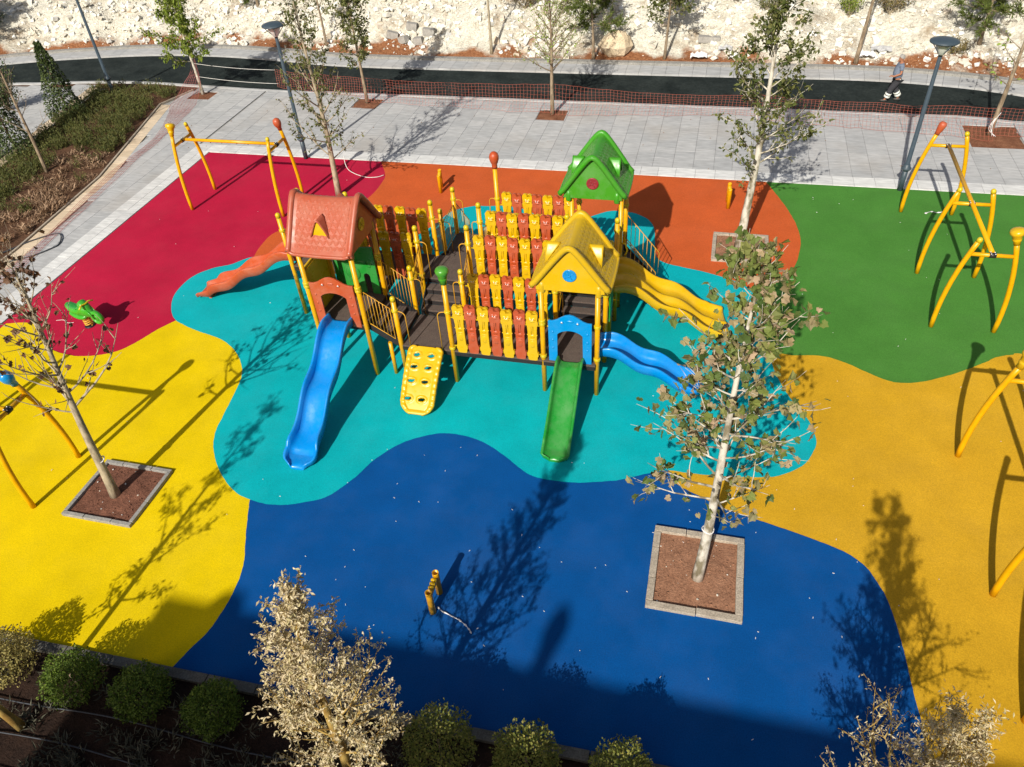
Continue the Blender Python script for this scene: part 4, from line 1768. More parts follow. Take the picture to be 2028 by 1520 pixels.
def loft(stations, n=12):
    """stations: (u, z, half width, half height, sharp)"""
    rows = []
    for u, z, w, h in stations:
        rows.append([rp(u, w * math.cos(2 * math.pi * k / n), z + h * math.sin(2 * math.pi * k / n)) for k in range(n)])
    mb = MB().grid(rows, True, 0, True)
    m = len(rows)
    mb.f.append(tuple(range(n))); mb.s.append(True); mb.mi.append(0)
    mb.f.append(tuple((m - 1) * n + k for k in range(n))); mb.s.append(True); mb.mi.append(0)
    return mb


part("body", loft([(-.56, .60, .02, .03), (-.54, .60, .09, .09), (-.44, .57, .13, .13), (-.28, .52, .15, .12), (-.1, .50, .15, .13), (.02, .56, .15, .19), (.12, .62, .17, .24), (.24, .60, .16, .22), (.34, .55, .11, .15), (.42, .50, .05, .07), (.44, .49, .01, .02)]), RLIM, RD, recalc=True)
part("tank", loft([(.0, .74, .02, .03), (.04, .76, .11, .1), (.14, .80, .14, .12), (.24, .75, .13, .11), (.33, .66, .08, .07), (.37, .62, .02, .02)]), RLIM, RD, recalc=True)
part("seat", loft([(-.52, .66, .03, .02), (-.46, .67, .1, .035), (-.3, .63, .12, .04), (-.12, .62, .11, .04), (-.02, .67, .06, .03)]), GRN, RD, recalc=True)
part("side_fairing", loft([(-.5, .46, .02, .02), (-.42, .42, .15, .07), (-.25, .36, .17, .08), (-.1, .34, .17, .07), (.05, .36, .16, .08), (.14, .40, .1, .06), (.18, .42, .02, .02)]), RLIM, RD, recalc=True)
wh = MB()
rotw = Matrix.Rotation(rad(90), 3, 'X')
rows = []
for k in range(20):
    a = 2 * math.pi * k / 20
    ring = []
    for q in range(8):
        bq = 2 * math.pi * q / 8
        rr_ = .16 + .055 * math.cos(bq)
        ring.append(rp(.50 + rr_ * math.cos(a), .075 * math.sin(bq), .42 + rr_ * math.sin(a)))
    rows.append(ring)
rows.append(rows[0])
wh.grid(rows, True, 0, True)
wh.ball(rp(.5, 0, .42), .1, 10, 7, 0, (1, .6, 1))
part("front_wheel", wh, RLIM, RD)
hb = MB().tube([rp(.3, -.24, .8), rp(.26, -.12, .84), rp(.27, 0, .82), rp(.26, .12, .84), rp(.3, .24, .8)], .022, 8)
part("handlebar", hb, YEL_CAP, RD)
fk = MB()
for s in (-1, 1):
    fk.tube([rp(.3, s * .09, .68), rp(.5, s * .09, .42)], .02, 8)
part("fork", fk, RLIM, RD)
spm = m_paint("spring_yellow_black", C(235, 180, 60), .4)
sp_pts = []
for i in range(100):
    a = i / 99 * 2 * math.pi * 4.5
    sp_pts.append(rp(-.02 + .095 * math.cos(a), .095 * math.sin(a), .05 + .27 * i / 99))
part("spring", MB().tube(sp_pts, .017, 6), spm, RD)
part("base_plate", MB().lathe(rp(-.02, 0, .004), [(.14, 0), (.14, .02), (.1, .035), (0, .035)], 16), BLACK, RD)


# ------------------------------------------------------------------ street lamps
def lamp(x, y, h, lean, label):
    root = thing("street_lamp", (x, y, 0), label, "street lamp", "blue grey disc-headed street lamps")
    b = V((x, y, 0))
    top = b + V((lean[0], lean[1], h))
    part("pole", MB().tube([b, b.lerp(top, .17), b.lerp(top, .17), top - V((0, 0, .42))], [.085, .085, .07, .055], 16), LAMPM, root)
    c = b.lerp(top, .165)
    part("collar", MB().lathe(c, [(.086, -.1), (.11, -.08), (.15, -.02), (.155, .0), (.11, .05), (.095, .12), (.07, .14)], 18), LAMPM, root)
    hd = part("lamp_head", MB().lathe(top, [(.39, -.045), (.40, -.02), (.385, .005), (.25, .045), (.1, .062), (.001, .065)], 28).lathe(top, [(.001, -.05), (.3, -.05), (.39, -.045)], 28), LAMPM, root)
    for k in range(4):
        a = k * math.pi / 2 + .5
        part("bracket_arm", MB().tube([top + V((0, 0, -.45)), top + V((.37 * math.cos(a), .37 * math.sin(a), -.035))], .014, 6), LAMPM, hd)
    part("lens", MB().lathe(top, [(.05, -.40), (.09, -.38), (.2, -.16), (.24, -.055)], 20), GLASS, hd)
    part("lamp_socket", MB().lathe(top, [(.06, -.44), (.062, -.36), (.03, -.3), (.001, -.28)], 12), BLACK, hd)
    return root


lamp(-14.93, 24.48, 4.78, (-.05, .15), "blue grey disc street lamp at the corner behind the crimson floor")
lamp(6.02, 24.50, 4.50, (.08, .3), "blue grey disc street lamp at the edge of the green floor")
lamp(-27.3, 29.75, 4.9, (-.1, .2), "tall street lamp standing in the left planting bed, head cut off by the photo")

# ------------------------------------------------------------------ safety nets
def net(name, rows_fn, nu, nv, r, mat, label, cat="safety net", group="orange plastic safety net"):
    """rows_fn(u, v) -> point; strands along both directions"""
    mb = MB()
    for j in range(nv + 1):
        mb.tube([rows_fn(i / nu, j / nv) for i in range(nu + 1)], r * (1.5 if j in (0, nv) else 1), 3, cap=False, smooth=False)
    for i in range(nu + 1):
        mb.tube([rows_fn(i / nu, j / nv) for j in range(nv + 1)], r, 3, cap=False, smooth=False)
    p = rows_fn(.5, .5)
    return solo(name, mb, mat, tuple(p), label, cat, group)


def run(x0, y0, zt0, x1, y1, zt1, zb, sag, fold, seed):
    def f(u, v):
        x = x0 + (x1 - x0) * u
        w = mnoise.noise((x * .8, v * 2, seed)) * .06 + mnoise.noise((x * 3, v * 3, seed)) * .02
        zt = zt0 + (zt1 - zt0) * u - sag * 4 * u * (1 - u)
        z = zt + (zb - zt) * v
        y = y0 + (y1 - y0) * u + .25 * v * v * -fold
        return V((x + w * .5, y + w * 2.0 * v + .05 * w, max(.02, z + w)))
    return f


net("safety_net", run(-19.2, 30.75, 1.02, -14.62, 30.0, 1.05, .30, .03, .6, 1), 36, 8, .0037, NET, "orange safety net strung left of the pavement tree with the soil pit", group="orange plastic safety net")
net("safety_net", run(-14.62, 30.0, 1.05, -6.36, 29.5, 1.22, .14, .10, .9, 2), 56, 8, .0037, NET, "orange safety net strung between the two pavement trees", group="orange plastic safety net")
net("safety_net", run(-6.36, 29.5, 1.22, 1.6, 30.2, .72, .06, .14, .9, 3), 56, 8, .0037, NET, "twisted orange safety net sagging low right of the bare pavement tree", group="orange plastic safety net")
net("safety_net", run(1.6, 30.2, .72, 9.5, 29.15, .95, .05, .06, 2.4, 4), 60, 9, .0037, NET, "orange safety net in front of the walking man", group="orange plastic safety net")
net("safety_net", run(9.5, 29.15, .95, 13.5, 29.6, .8, .05, .05, 1.0, 5), 28, 8, .0037, NET, "orange safety net right of the tree at the right edge", group="orange plastic safety net")
NETG_PTS = spline([(-23.0, 30.3, .95), (-23.15, 29.7, .3), (-22.95, 28.6, .05), (-22.6, 27.5, .03), (-22.1, 25.4, .03), (-21.95, 23.0, .03), (-21.5, 19.9, .03), (-21.05, 17.0, .03), (-20.95, 15.4, .03), (-20.9, 13.5, .03)], 14)


def ground_net(u, v):
    i = u * (len(NETG_PTS) - 1)
    k = min(int(i), len(NETG_PTS) - 2)
    p = V(NETG_PTS[k]).lerp(V(NETG_PTS[k + 1]), i - k)
    w = .22 + .42 * max(0, 1 - abs(u - .2) / .18) + .05 * math.sin(u * 23)
    s = (v - .5) * 2 * w + .05 * mnoise.noise((u * 20, v * 3, 3))
    return p + V((s, .18 * s, .012 * (1 + mnoise.noise((u * 40, v * 4, 1))) + (.9 * v if u < .01 else 0)))


net("safety_net", ground_net, 120, 7, .0045, NETG, "faded red safety net lying along the left pavement", group="orange plastic safety net")
for i, (za, zb_, lab) in enumerate(((1.38, 1.02, "upper white rope from the green-leaved tree to the net"), (.8, .42, "lower white rope from the green-leaved tree to the net"))):
    mb = MB()
    pts = [(-22.88 + 3.7 * k / 12, 30.3 + .45 * k / 12, za + (zb_ - za) * k / 12 - .06 * 4 * (k / 12) * (1 - k / 12)) for k in range(13)]
    mb.tube(pts, .009, 5)
    solo("rope", mb, ROPE, pts[6], lab, "rope", "white ropes tying the net")

# ------------------------------------------------------------------ litter, hose, tape
mb = MB()
pts = spline([(-23.0, 15.4, .03), (-22.15, 16.54, .03), (-21.68, 17.40, .03), (-21.13, 17.97, .03), (-20.79, 17.85, .05), (-20.52, 17.40, .03), (-20.61, 17.07, .03), (-20.97, 16.55, .03), (-21.68, 16.0, .03), (-22.6, 15.0, .03)], 8)
mb.tube(pts, .022, 6)
solo("hose", mb, PIPE, pts[20], "dark grey hose looped on the left pavement", "hose")
mb = MB()
pts = spline([(-13.0, 23.85, .5), (-12.79, 23.6, .1), (-12.06, 23.24, .035), (-11.57, 23.26, .035), (-11.35, 23.45, .035)], 8)
mb.tube(pts, .012, 5)
solo("cord", mb, ROPE, pts[10], "white cord trailing on the crimson floor behind the roof", "cord")
mb = MB()
pts = spline([(-17.6, 13.62, .02), (-17.4, 13.68, .02), (-17.2, 13.58, .02), (-17.0, 13.62, .02)], 6)
mb.tube(pts, .007, 5)
solo("cord", mb, ROPE, pts[6], "short thin white cord lying left of the spring rider", "cord")


def tape(pts, w, lab, r):
    pts = spline(pts, 5)
    rows = []
    for i, p in enumerate(pts):
        a = V(pts[max(i - 1, 0)])
        b = V(pts[min(i + 1, len(pts) - 1)])
        t = (b - a).normalized()
        n = V((-t.y, t.x, 0)) * w * (.6 + .4 * math.sin(i * 1.7))
        tw = V((0, 0, .012 * math.sin(i * 1.3)))
        rows.append([V(p) + n + tw, V(p) - n - tw])
    mb = MB().grid(rows)
    o = solo("tape", mb, TAPE, pts[len(pts) // 2], lab, "tape")
    s = o.modifiers.new("thick", 'SOLIDIFY')
    s.thickness = .006
    return o


tape([(-3.9, 6.95, .06), (-3.75, 6.88, .05), (-3.48, 6.80, .05), (-3.31, 6.72, .05), (-3.20, 6.64, .05), (-3.14, 6.57, .05)], .017, "strip of white tape trailing from the blue-floor seesaw stand", 1)
tape([(6.55, 23.0, .03), (6.75, 23.15, .03), (6.9, 23.1, .03), (7.1, 23.2, .03)], .03, "scrap of white tape on the green floor under the swing frame", 2)
rng = random.Random(21)
mb = MB()
cnt = 0
while cnt < 150:
    x, y = rng.uniform(-18, 9), rng.uniform(5.2, 24)
    if (y > 12 and x < 1 and rng.random() < .7):
        continue
    if -7 < x < 4.5 and y < 11 or rng.random() < .35:
        a = rng.uniform(0, 3.14)
        L = rng.uniform(.01, .04)
        mb.box((x, y, .035), (L, .009, .008), 0, Matrix.Rotation(a, 3, 'Z'))
        cnt += 1
o = link("litter_flecks", mb.mesh("litter_flecks", WHT))
tag(o, "tiny white flecks scattered over the rubber floor", None, None, "stuff")
mb = MB()
for k in range(60):
    x, y = rng.uniform(-24, 13), rng.uniform(24.8, 30.4)
    mb.box((x, y, .02), (rng.uniform(.015, .06), .02, .01), 0, Matrix.Rotation(rng.uniform(0, 3), 3, 'Z'))
o = link("pavement_litter", mb.mesh("pavement_litter", m_paint("dry_leaf_bits", C(150, 110, 70), .8)))
tag(o, "dry bits scattered over the grey paving", None, None, "stuff")

# ------------------------------------------------------------------ trees
LF_PLANE = m_leaf("plane_leaf", [C(98, 112, 52, 1.0), C(124, 132, 66, 1.0), C(176, 150, 122, 1.0), C(84, 102, 48, 1.0), C(112, 124, 60, 1.0), C(160, 140, 104, 1.0), C(66, 88, 40, 1.0), C(140, 140, 80, 1.0)], .2)
LF_DRYB = m_leaf("brown_leaf", [C(96, 66, 46, 1.3), C(132, 96, 66, 1.3), C(84, 56, 42, 1.3)], .15)
LF_OLIVE = m_leaf("olive_leaf", [C(72, 86, 40, 1.3), C(108, 116, 58, 1.3), C(140, 140, 84, 1.3), C(62, 76, 36, 1.3)], .25)
LF_BRIGHT = m_leaf("bright_leaf", [C(120, 140, 40, 1.25), C(150, 168, 62, 1.25), C(96, 120, 38, 1.25), C(176, 182, 92, 1.25)], .3)
LF_SPARSE = m_leaf("spring_leaf", [C(140, 150, 80, 1.25), C(170, 176, 110, 1.25), C(150, 190, 60, 1.25)], .3)
LF_PALE = m_leaf("dry_pale_leaf", [C(216, 200, 160, 1.0), C(226, 212, 178, 1.0), C(188, 168, 132, 1.0), C(206, 194, 142, 1.0), C(156, 136, 100, 1.0)], .25)
LF_BUSH = m_leaf("bush_leaf", [C(74, 98, 30, 1.1), C(110, 132, 46, 1.1), C(60, 84, 26, 1.1), C(140, 156, 66, 1.1)], .25)
LF_BUSHY = m_leaf("bush_leaf_yellowish", [C(176, 160, 90, 1.3), C(206, 190, 120, 1.3), C(140, 136, 70, 1.3)], .25)
LF_BUSHY2 = m_leaf("bush_leaf_olive_sunlit", [C(100, 108, 46, .8), C(134, 134, 62, .8), C(84, 96, 40, .8), C(158, 146, 76, .8)], .25)  # olive leaf, lightened in colour for sun missing on the bushes
LF_CONE = m_leaf("ivy_leaf", [C(56, 74, 34, 1.35), C(84, 100, 50, 1.35), C(46, 62, 30, 1.35), C(110, 122, 70, 1.35)], .12, .5)
LF_PINE = m_leaf("pine_needle", [C(92, 108, 46, 1.3), C(120, 132, 62, 1.3), C(76, 92, 40, 1.3)], .15)
LF_SCRUB = m_leaf("scrub_leaf", [C(110, 100, 66, 1.3), C(146, 128, 84, 1.3), C(96, 100, 52, 1.3)], .15)
LF_ROSE = m_leaf("rosemary_leaf", [C(92, 100, 48, 1.3), C(122, 120, 66, 1.3), C(70, 88, 44, 1.3)], .12)
LF_DRYG = m_leaf("dry_grass", [C(160, 128, 100, 1.2), C(186, 156, 126, 1.2), C(126, 96, 72, 1.2)], .12)
LF_GREY = m_leaf("grey_herb", [C(96, 94, 80, 1.3), C(120, 118, 100, 1.3), C(76, 76, 62, 1.3)], .1)


def skeleton(r, base, h, r0, lean, h1, nb, length, el0, el1, curve=.35, sub=4, sublen=.42, wob=.04, topfrac=.97, forks=0):
    base = V(base)
    N = 14
    trunk, rad_ = [], []
    ph = r.uniform(0, 6)
    for i in range(N + 1):
        t = i / N
        p = base + V((lean[0] * t, lean[1] * t, h * t)) + V((math.sin(ph + t * 5), math.cos(ph * 1.3 + t * 4), 0)) * wob * t
        trunk.append(p)
        rad_.append(max(.006, r0 * (1 - .88 * t ** 1.05) * (1.18 - .18 * min(1, t * 12))))
    def at(t):
        f = t * N
        k = min(int(f), N - 1)
        return trunk[k].lerp(trunk[k + 1], f - k), rad_[k] + (rad_[k + 1] - rad_[k]) * (f - k)
    branches, twigs = [], []
    a0 = r.uniform(0, 6.28)
    for b in range(nb):
        t = h1 + (topfrac - h1) * (b + r.uniform(-.3, .3)) / max(1, nb - 1)
        t = min(topfrac, max(h1 * .9, t))
        p, tr = at(t)
        az = a0 + b * 2.399 + r.uniform(-.5, .5)
        L = length((t - h1) / (1 - h1)) * r.uniform(.7, 1.2)
        el = el0 + (el1 - el0) * (t - h1) / (1 - h1) + r.uniform(-.15, .15)
        d = V((math.cos(az) * math.cos(el), math.sin(az) * math.cos(el), math.sin(el)))
        pts = [p]
        q = p.copy()
        K = 6
        for k in range(K):
            d = (d + V((r.uniform(-.14, .14), r.uniform(-.14, .14), curve / K + r.uniform(-.06, .06)))).normalized()
            q = q + d * L / K
            pts.append(q.copy())
        rb = min(tr * .5, .013 * L + .003)
        branches.append((pts, [max(.0035, rb * (1 - .85 * k / K)) for k in range(K + 1)]))
        twigs.append(pts[2:])
        for s in range(sub):
            k = r.randint(1, K - 1)
            dd = (pts[k + 1] - pts[k]).normalized()
            side = dd.orthogonal().normalized()
            side.rotate(Matrix.Rotation(r.uniform(0, 6.28), 3, dd))
            d2 = (dd * .75 + side * .75 + V((0, 0, .15))).normalized()
            L2 = L * sublen * r.uniform(.6, 1.2)
            q2 = pts[k].copy()
            sp_ = [q2.copy()]
            for kk in range(4):
                d2 = (d2 + V((r.uniform(-.2, .2), r.uniform(-.2, .2), r.uniform(-.05, .16)))).normalized()
                q2 = q2 + d2 * L2 / 4
                sp_.append(q2.copy())
            r2 = max(.003, rb * .45)
            branches.append((sp_, [max(.0025, r2 * (1 - .7 * x / 4)) for x in range(5)]))
            twigs.append(sp_[1:])
    return trunk, rad_, branches, twigs


def leaf_quad(mb, p, d, up, s, w=.5, mi=0, fold=.25):
    d = d.normalized()
    sd = d.cross(up)
    sd = sd.normalized() if sd.length > 1e-5 else d.orthogonal().normalized()
    n = sd.cross(d)
    o = len(mb.v)
    mb.v += [tuple(p), tuple(p + d * s * .5 - sd * s * w * .5 + n * s * fold * .4), tuple(p + d * s), tuple(p + d * s * .5 + sd * s * w * .5 + n * s * fold * .4)]
    mb.f += [(o, o + 3, o + 2), (o, o + 2, o + 1)]
    mb.s += [False, False]
    mb.mi += [mi, mi]


def rvec(r):
    while True:
        v = V((r.uniform(-1, 1), r.uniform(-1, 1), r.uniform(-1, 1)))
        if .05 < v.length < 1:
            return v.normalized()


def tree(name, base, h, r0, lean, h1, nb, length, el, bark, leafm, nleaf, lsize, label, group, seed, lw=.55, cat="tree", sub=4, curve=.35, wob=.04,
         droop=.3, clump=.06, sublen=.42, trunk_sides=12, topfrac=.97, bark2=None):
    r = random.Random(seed)
    root = thing(name, base, label, cat, group)
    tk, rr_, br, tw = skeleton(r, base, h, r0, lean, h1, nb, length, el[0], el[1], curve, sub, sublen, wob, topfrac)
    part("trunk", MB().tube(tk, rr_, trunk_sides), bark, root)
    b = MB()
    for pts, rs_ in br:
        b.tube(pts, rs_, 5, cap=False)
    part("branches", b, bark2 or bark, root)
    if nleaf:
        lf = MB()
        for k in range(nleaf):
            t = tw[r.randrange(len(tw))]
            i = r.randrange(len(t))
            j = max(0, i - 1)
            p = t[i].lerp(t[j], r.random()) + rvec(r) * clump * r.random()
            d = rvec(r)
            d.z -= droop
            leaf_quad(lf, p, d, rvec(r) * .8 + V((0, 0, .8)), lsize * r.uniform(.6, 1.25), lw)
        part("crown", lf, leafm, root, kind="stuff")
    return root, tw, r


def plane_leaf_mesh(mat, seed):
    r = random.Random(seed)
    # five lobed outline, tip along +Y
    pol = [(-90, .10), (-62, .40), (-40, .42), (-14, .56), (12, .47), (38, .60), (60, .49), (90, .70), (120, .49), (142, .60), (168, .47), (194, .56), (220, .42), (242, .40)]
    mb = MB()
    cv = r.uniform(.08, .22)
    vs = [(0, 0, 0)]
    for a, rr_ in pol:
        x, y = rr_ * math.cos(rad(a)), rr_ * math.sin(rad(a)) + .1
        vs.append((x, y, cv * (abs(x) * 1.1) - .42 * y * y + r.uniform(-.06, .06)))
    n = len(pol)
    mb.add(vs, [(0, 1 + i, 1 + (i + 1) % n) for i in range(n)], False)
    mb.tube([(0, .05, 0), (0, -.2, .05), (.03, -.45, .16)], .012, 3, cap=False)
    return mb.mesh("leaf", mat)


def hang_leaves(root, tw, r, meshes, count, size, rest_mesh=None, rest=0, mat=None):
    base = origin_of(root)
    for k in range(count):
        t = tw[r.randrange(len(tw))]
        i = r.randrange(len(t))
        p = t[i].lerp(t[max(0, i - 1)], r.random()) + rvec(r) * .07
        o = link("leaf", meshes[r.randrange(len(meshes))], root, tuple(p - base))
        nrm_ = (V((r.uniform(-1, 1), r.uniform(-1.0, .7), r.uniform(-.2, 1)))).normalized()
        o.rotation_euler = (nrm_.to_track_quat('Z', 'Y') @ Matrix.Rotation(r.uniform(0, 6.28), 3, 'Z').to_quaternion()).to_euler()
        s = size * r.uniform(.65, 1.2)
        o.scale = (s, s, s)
    if rest:
        mb = MB()
        for k in range(rest):
            t = tw[r.randrange(len(tw))]
            i = r.randrange(len(t))
            p = t[i].lerp(t[max(0, i - 1)], r.random()) + rvec(r) * .12
            nrm_ = (V((r.uniform(-1, 1), r.uniform(-1.0, .8), r.uniform(-.3, 1)))).normalized()
            q = (nrm_.to_track_quat('Z', 'Y') @ Matrix.Rotation(r.uniform(0, 6.28), 3, 'Z').to_quaternion()).to_matrix() * (size * r.uniform(.5, 1.0))
            me = meshes[r.randrange(len(meshes))]
            mb.add([q @ v.co + p for v in me.vertices], [tuple(f.vertices) for f in me.polygons])
        part("crown", mb, mat, root, kind="stuff")


PLEAF = [plane_leaf_mesh(LF_PLANE, i) for i in range(5)]
BLEAF = [plane_leaf_mesh(LF_DRYB, i + 20) for i in range(3)]

# plane tree in the blue floor planter
rt, tw, r = tree("plane_tree", (.66, 8.52, .05), 6.5, .100, (.22, .75), .29, 44, lambda q: 1.35 - .9 * q + .35 * math.sin(3.1 * q), (.25, .9), BARK_PALE, None, 0, .2,
                 "plane tree with pale mottled trunk and drying lobed leaves in the blue floor planter", None, 4, sub=4, wob=.06)
hang_leaves(rt, tw, r, PLEAF, 300, .15, None, 900, LF_PLANE)
part("trunk_tie", MB().tube([V((.705, 8.67, 1.32)) + V((.10 * math.cos(a), .10 * math.sin(a), .02 * math.sin(a * 2))) for a in [i * .42 for i in range(16)]], .012, 5), TAPE, rt)

# nearly bare tree in the yellow floor planter
rt, tw, r = tree("plane_tree", (-11.67, 8.16, .05), 5.6, .098, (.0, .55), .40, 30, lambda q: 1.75 - .9 * q, (.35, 1.1), BARK_GREY, None, 0, .12,
                 "nearly bare young tree with a few curled brown leaves in the yellow floor planter", None, 12, sub=5, wob=.09, curve=.75)
hang_leaves(rt, tw, r, BLEAF, 260, .105)
part("trunk_tie", MB().tube([V((-11.67, 8.29, 1.05)) + V((.09 * math.cos(a), .09 * math.sin(a), .02 * math.sin(a * 2))) for a in [i * .42 for i in range(16)]], .014, 5), TAPE, rt)

tree("young_tree", (-12.39, 21.82, .03), 6.6, .105, (.25, -.25), .20, 34, lambda q: 2.0 - 1.1 * q, (.5, 1.15), BARK_GREY, LF_OLIVE, 2100, .11,
     "thin-leaved grey-barked tree rising behind the brick-orange roof", None, 31, sub=4, wob=.10, clump=.10)
tree("young_tree", (1.12, 20.17, .05), 7.2, .13, (.25, .35), .34, 34, lambda q: 1.75 - .9 * q, (.4, 1.05), BARK_PALE, LF_OLIVE, 3000, .14,
     "pale-trunked leafy tree in the orange floor planter", None, 43, sub=5, wob=.08, clump=.12)
tree("young_tree", (-14.62, 29.94, .02), 5.4, .075, (-.1, .2), .27, 28, lambda q: 1.35 - .6 * q, (.6, 1.1), BARK_BRN, LF_OLIVE, 3000, .135,
     "leafy pavement tree in a square soil pit at the middle of the net", "young trees along the pavement edge", 51, clump=.14)
tree("young_tree", (-6.36, 29.43, .02), 4.9, .085, (0, .1), .33, 44, lambda q: 1.65 - .8 * q, (.5, 1.15), BARK_BRN, LF_SPARSE, 1800, .09,
     "brush-like pavement tree with thin upright twigs in a square pit", "young trees along the pavement edge", 62, sub=6, clump=.08)
tree("young_tree", (-22.88, 30.26, .02), 4.9, .07, (-.15, .15), .30, 30, lambda q: 1.35 - .5 * q, (.2, .9), BARK_PALE, LF_BRIGHT, 5200, .14,
     "bright green leafy tree at the top corner of the left bed", "young trees along the pavement edge", 71, clump=.18, droop=.8)
tree("young_tree", (9.48, 29.08, .02), 5.6, .085, (.25, .4), .30, 18, lambda q: 1.25 - .6 * q, (.35, .9), BARK_BRN, LF_SPARSE, 150, .16,
     "sparse pavement tree at the right edge with white tape on its trunk", "young trees along the pavement edge", 82, clump=.1)
mb = MB()
for k in range(3):
    mb.tube(spline([(9.5 + .08 * math.cos(k), 28.98, .85 - .1 * k), (9.44 - .04 * k, 28.94, .45 - .08 * k), (9.52 + .06 * k, 28.85, .05)], 5), .010, 4)
solo("tape", mb, TAPE, (9.5, 29.0, .5), "tangle of white tape hanging from the right edge tree", "tape")
tree("young_tree", (-24.75, 22.04, .02), 5.4, .07, (-.25, .5), .26, 18, lambda q: 1.15 - .5 * q, (.55, 1.1), BARK_BRN, None, 0, .1,
     "bare brown sapling in the left planting bed", None, 90, sub=5)
for x, y, h, hw, lab, sd_ in ((-28.0, 27.45, 3.1, .72, "tall ivy-clad cone shrub at the far side of the left bed", 4), (-27.6, 23.7, 3.3, .80, "dark cone shrub at the left edge below the other one", 6)):
    r = random.Random(sd_)
    root = thing("cone_shrub", (x, y, 0), lab, "shrub", "cone shaped evergreen shrubs")
    part("trunk", MB().tube([(x, y, 0), (x, y, h * .9)], [.05, .01], 7), BARK_BRN, root)
    lf = MB()
    for k in range(3600):
        t = r.random() ** 1.25
        rr_ = hw * (1 - t) ** .85 * (.93 + .25 * mnoise.noise((t * 4, r.random() * 0 + k % 7, sd_))) * (1 if r.random() < .8 else r.random() ** .5) + .03
        a = r.uniform(0, 6.28)
        rr_ *= 1 + .18 * math.sin(a * 3 + t * 9)
        p = V((x + rr_ * math.cos(a), y + rr_ * math.sin(a), .05 + t * h))
        d = V((math.cos(a), math.sin(a), -.6)) + rvec(r) * .9
        leaf_quad(lf, p, d, V((math.cos(a), math.sin(a), .6)) + rvec(r) * .6, r.uniform(.07, .13), .75)
    part("crown", lf, LF_CONE, root, kind="stuff")


# hillside trees and scrub
def hz(x, y):
    return hill_z(x, y) - .03


tree("young_tree", (-10.6, foot(-10.6) + .35, hz(-10.6, foot(-10.6) + .35)), 5.2, .075, (0, .1), .62, 16, lambda q: 1.0, (.4, 1.0), BARK_GREY, LF_OLIVE, 500, .13,
     "slim straight trunk on the red soil, crown beyond the photo top", "young trees at the foot of the slope", 101, clump=.12)
tree("young_tree", (-2.5, foot(-2.5) + .3, hz(-2.5, foot(-2.5) + .3)), 4.2, .07, (.15, .1), .42, 30, lambda q: 1.25 - .3 * q, (.2, .9), BARK_BRN, LF_OLIVE, 3600, .14,
     "bushy round-crowned tree on the red soil mound", "young trees at the foot of the slope", 103, clump=.2)
tree("young_tree", (5.56, foot(5.56) + .25, hz(5.56, foot(5.56) + .25)), 6.0, .09, (.35, .5), .72, 14, lambda q: .9, (.3, .9), BARK_BRN, LF_OLIVE, 500, .13,
     "bare leaning grey trunk left of the walking man", "young trees at the foot of the slope", 105, clump=.12)
tree("young_tree", (-19.4, foot(-19.4) + .5, hz(-19.4, foot(-19.4) + .5)), 4.0, .07, (.0, .1), .35, 18, lambda q: .95, (.4, .9), BARK_BRN, LF_OLIVE, 700, .14,
     "small olive leafed tree on the slope behind the left lamp", "young trees at the foot of the slope", 107, clump=.15)


def pine(x, y, h, lab, seed, lean=(0, 0), low=.3):
    r = random.Random(seed)
    z = hz(x, y)
    root = thing("pine_tree", (x, y, z), lab, "pine tree", "young pines on the slope")
    tk, rr_, br, tw = skeleton(r, (x, y, z), h, .08, lean, low, 26, lambda q: 1.5 - .8 * q, .05, .7, .3, 5, .5, .08)
    part("trunk", MB().tube(tk, rr_, 9), BARK_BRN, root)
    b = MB()
    for pts, rs_ in br:
        b.tube(pts, rs_, 5, cap=False)
    part("branches", b, BARK_BRN, root)
    lf = MB()
    for k in range(7000):
        t = tw[r.randrange(len(tw))]
        i = r.randrange(len(t))
        p = t[i].lerp(t[max(0, i - 1)], r.random())
        d = (t[i] - t[max(0, i - 1)])
        d = (d.normalized() if d.length > 0 else V((0, 0, 1))) * .7 + rvec(r) * .8
        leaf_quad(lf, p, d, rvec(r), r.uniform(.16, .28), .14)
    part("crown", lf, LF_PINE, root, kind="stuff")


pine(-5.72, foot(-5.7) + .25, 3.6, "young pine with forked trunk beside the big cream boulder", 7, (-.1, .2), .38)
pine(10.3, foot(10.3) + 1.9, 3.6, "young pine on the slope above the right hand lamp", 9, (.1, .2), .25)
pine(-39.2, foot(-39) + 1.3, 2.6, "young pine at the top left corner of the photo", 10, (0, .2), .2)
pine(-24.4, foot(-24.4) + 2.6, 2.4, "young pine at the photo top between the green tree and the lamp", 12, (0, .2), .2)


def scrub(x, d, w, h, n, mat, lab, seed, ls=.12, group="scrub bushes on the slope"):
    r = random.Random(seed)
    y = foot(x) + d
    z = hz(x, y)
    root = thing("scrub_bush", (x, y, z), lab, "bush", group)
    b, lf = MB(), MB()
    for k in range(16):
        a = r.uniform(0, 6.28)
        q = V((x, y, z)) + V((math.cos(a) * w * r.uniform(.3, .9), math.sin(a) * w * r.uniform(.3, .9), h * r.uniform(.5, 1)))
        mid = V((x, y, z)).lerp(q, .5) + V((0, 0, .1 * h))
        b.tube([(x, y, z), mid, q], [.018, .011, .004], 4, cap=False)
        for i in range(n // 16):
            t = r.uniform(.3, 1.05)
            p = (mid.lerp(q, (t - .5) * 2) if t > .5 else V((x, y, z)).lerp(mid, t * 2)) + rvec(r) * .16 * w
            leaf_quad(lf, p, rvec(r) + V((0, 0, .3)), rvec(r), ls * r.uniform(.6, 1.2), .45)
    part("branches", b, BARK_GREY, root)
    part("crown", lf, mat, root, kind="stuff")


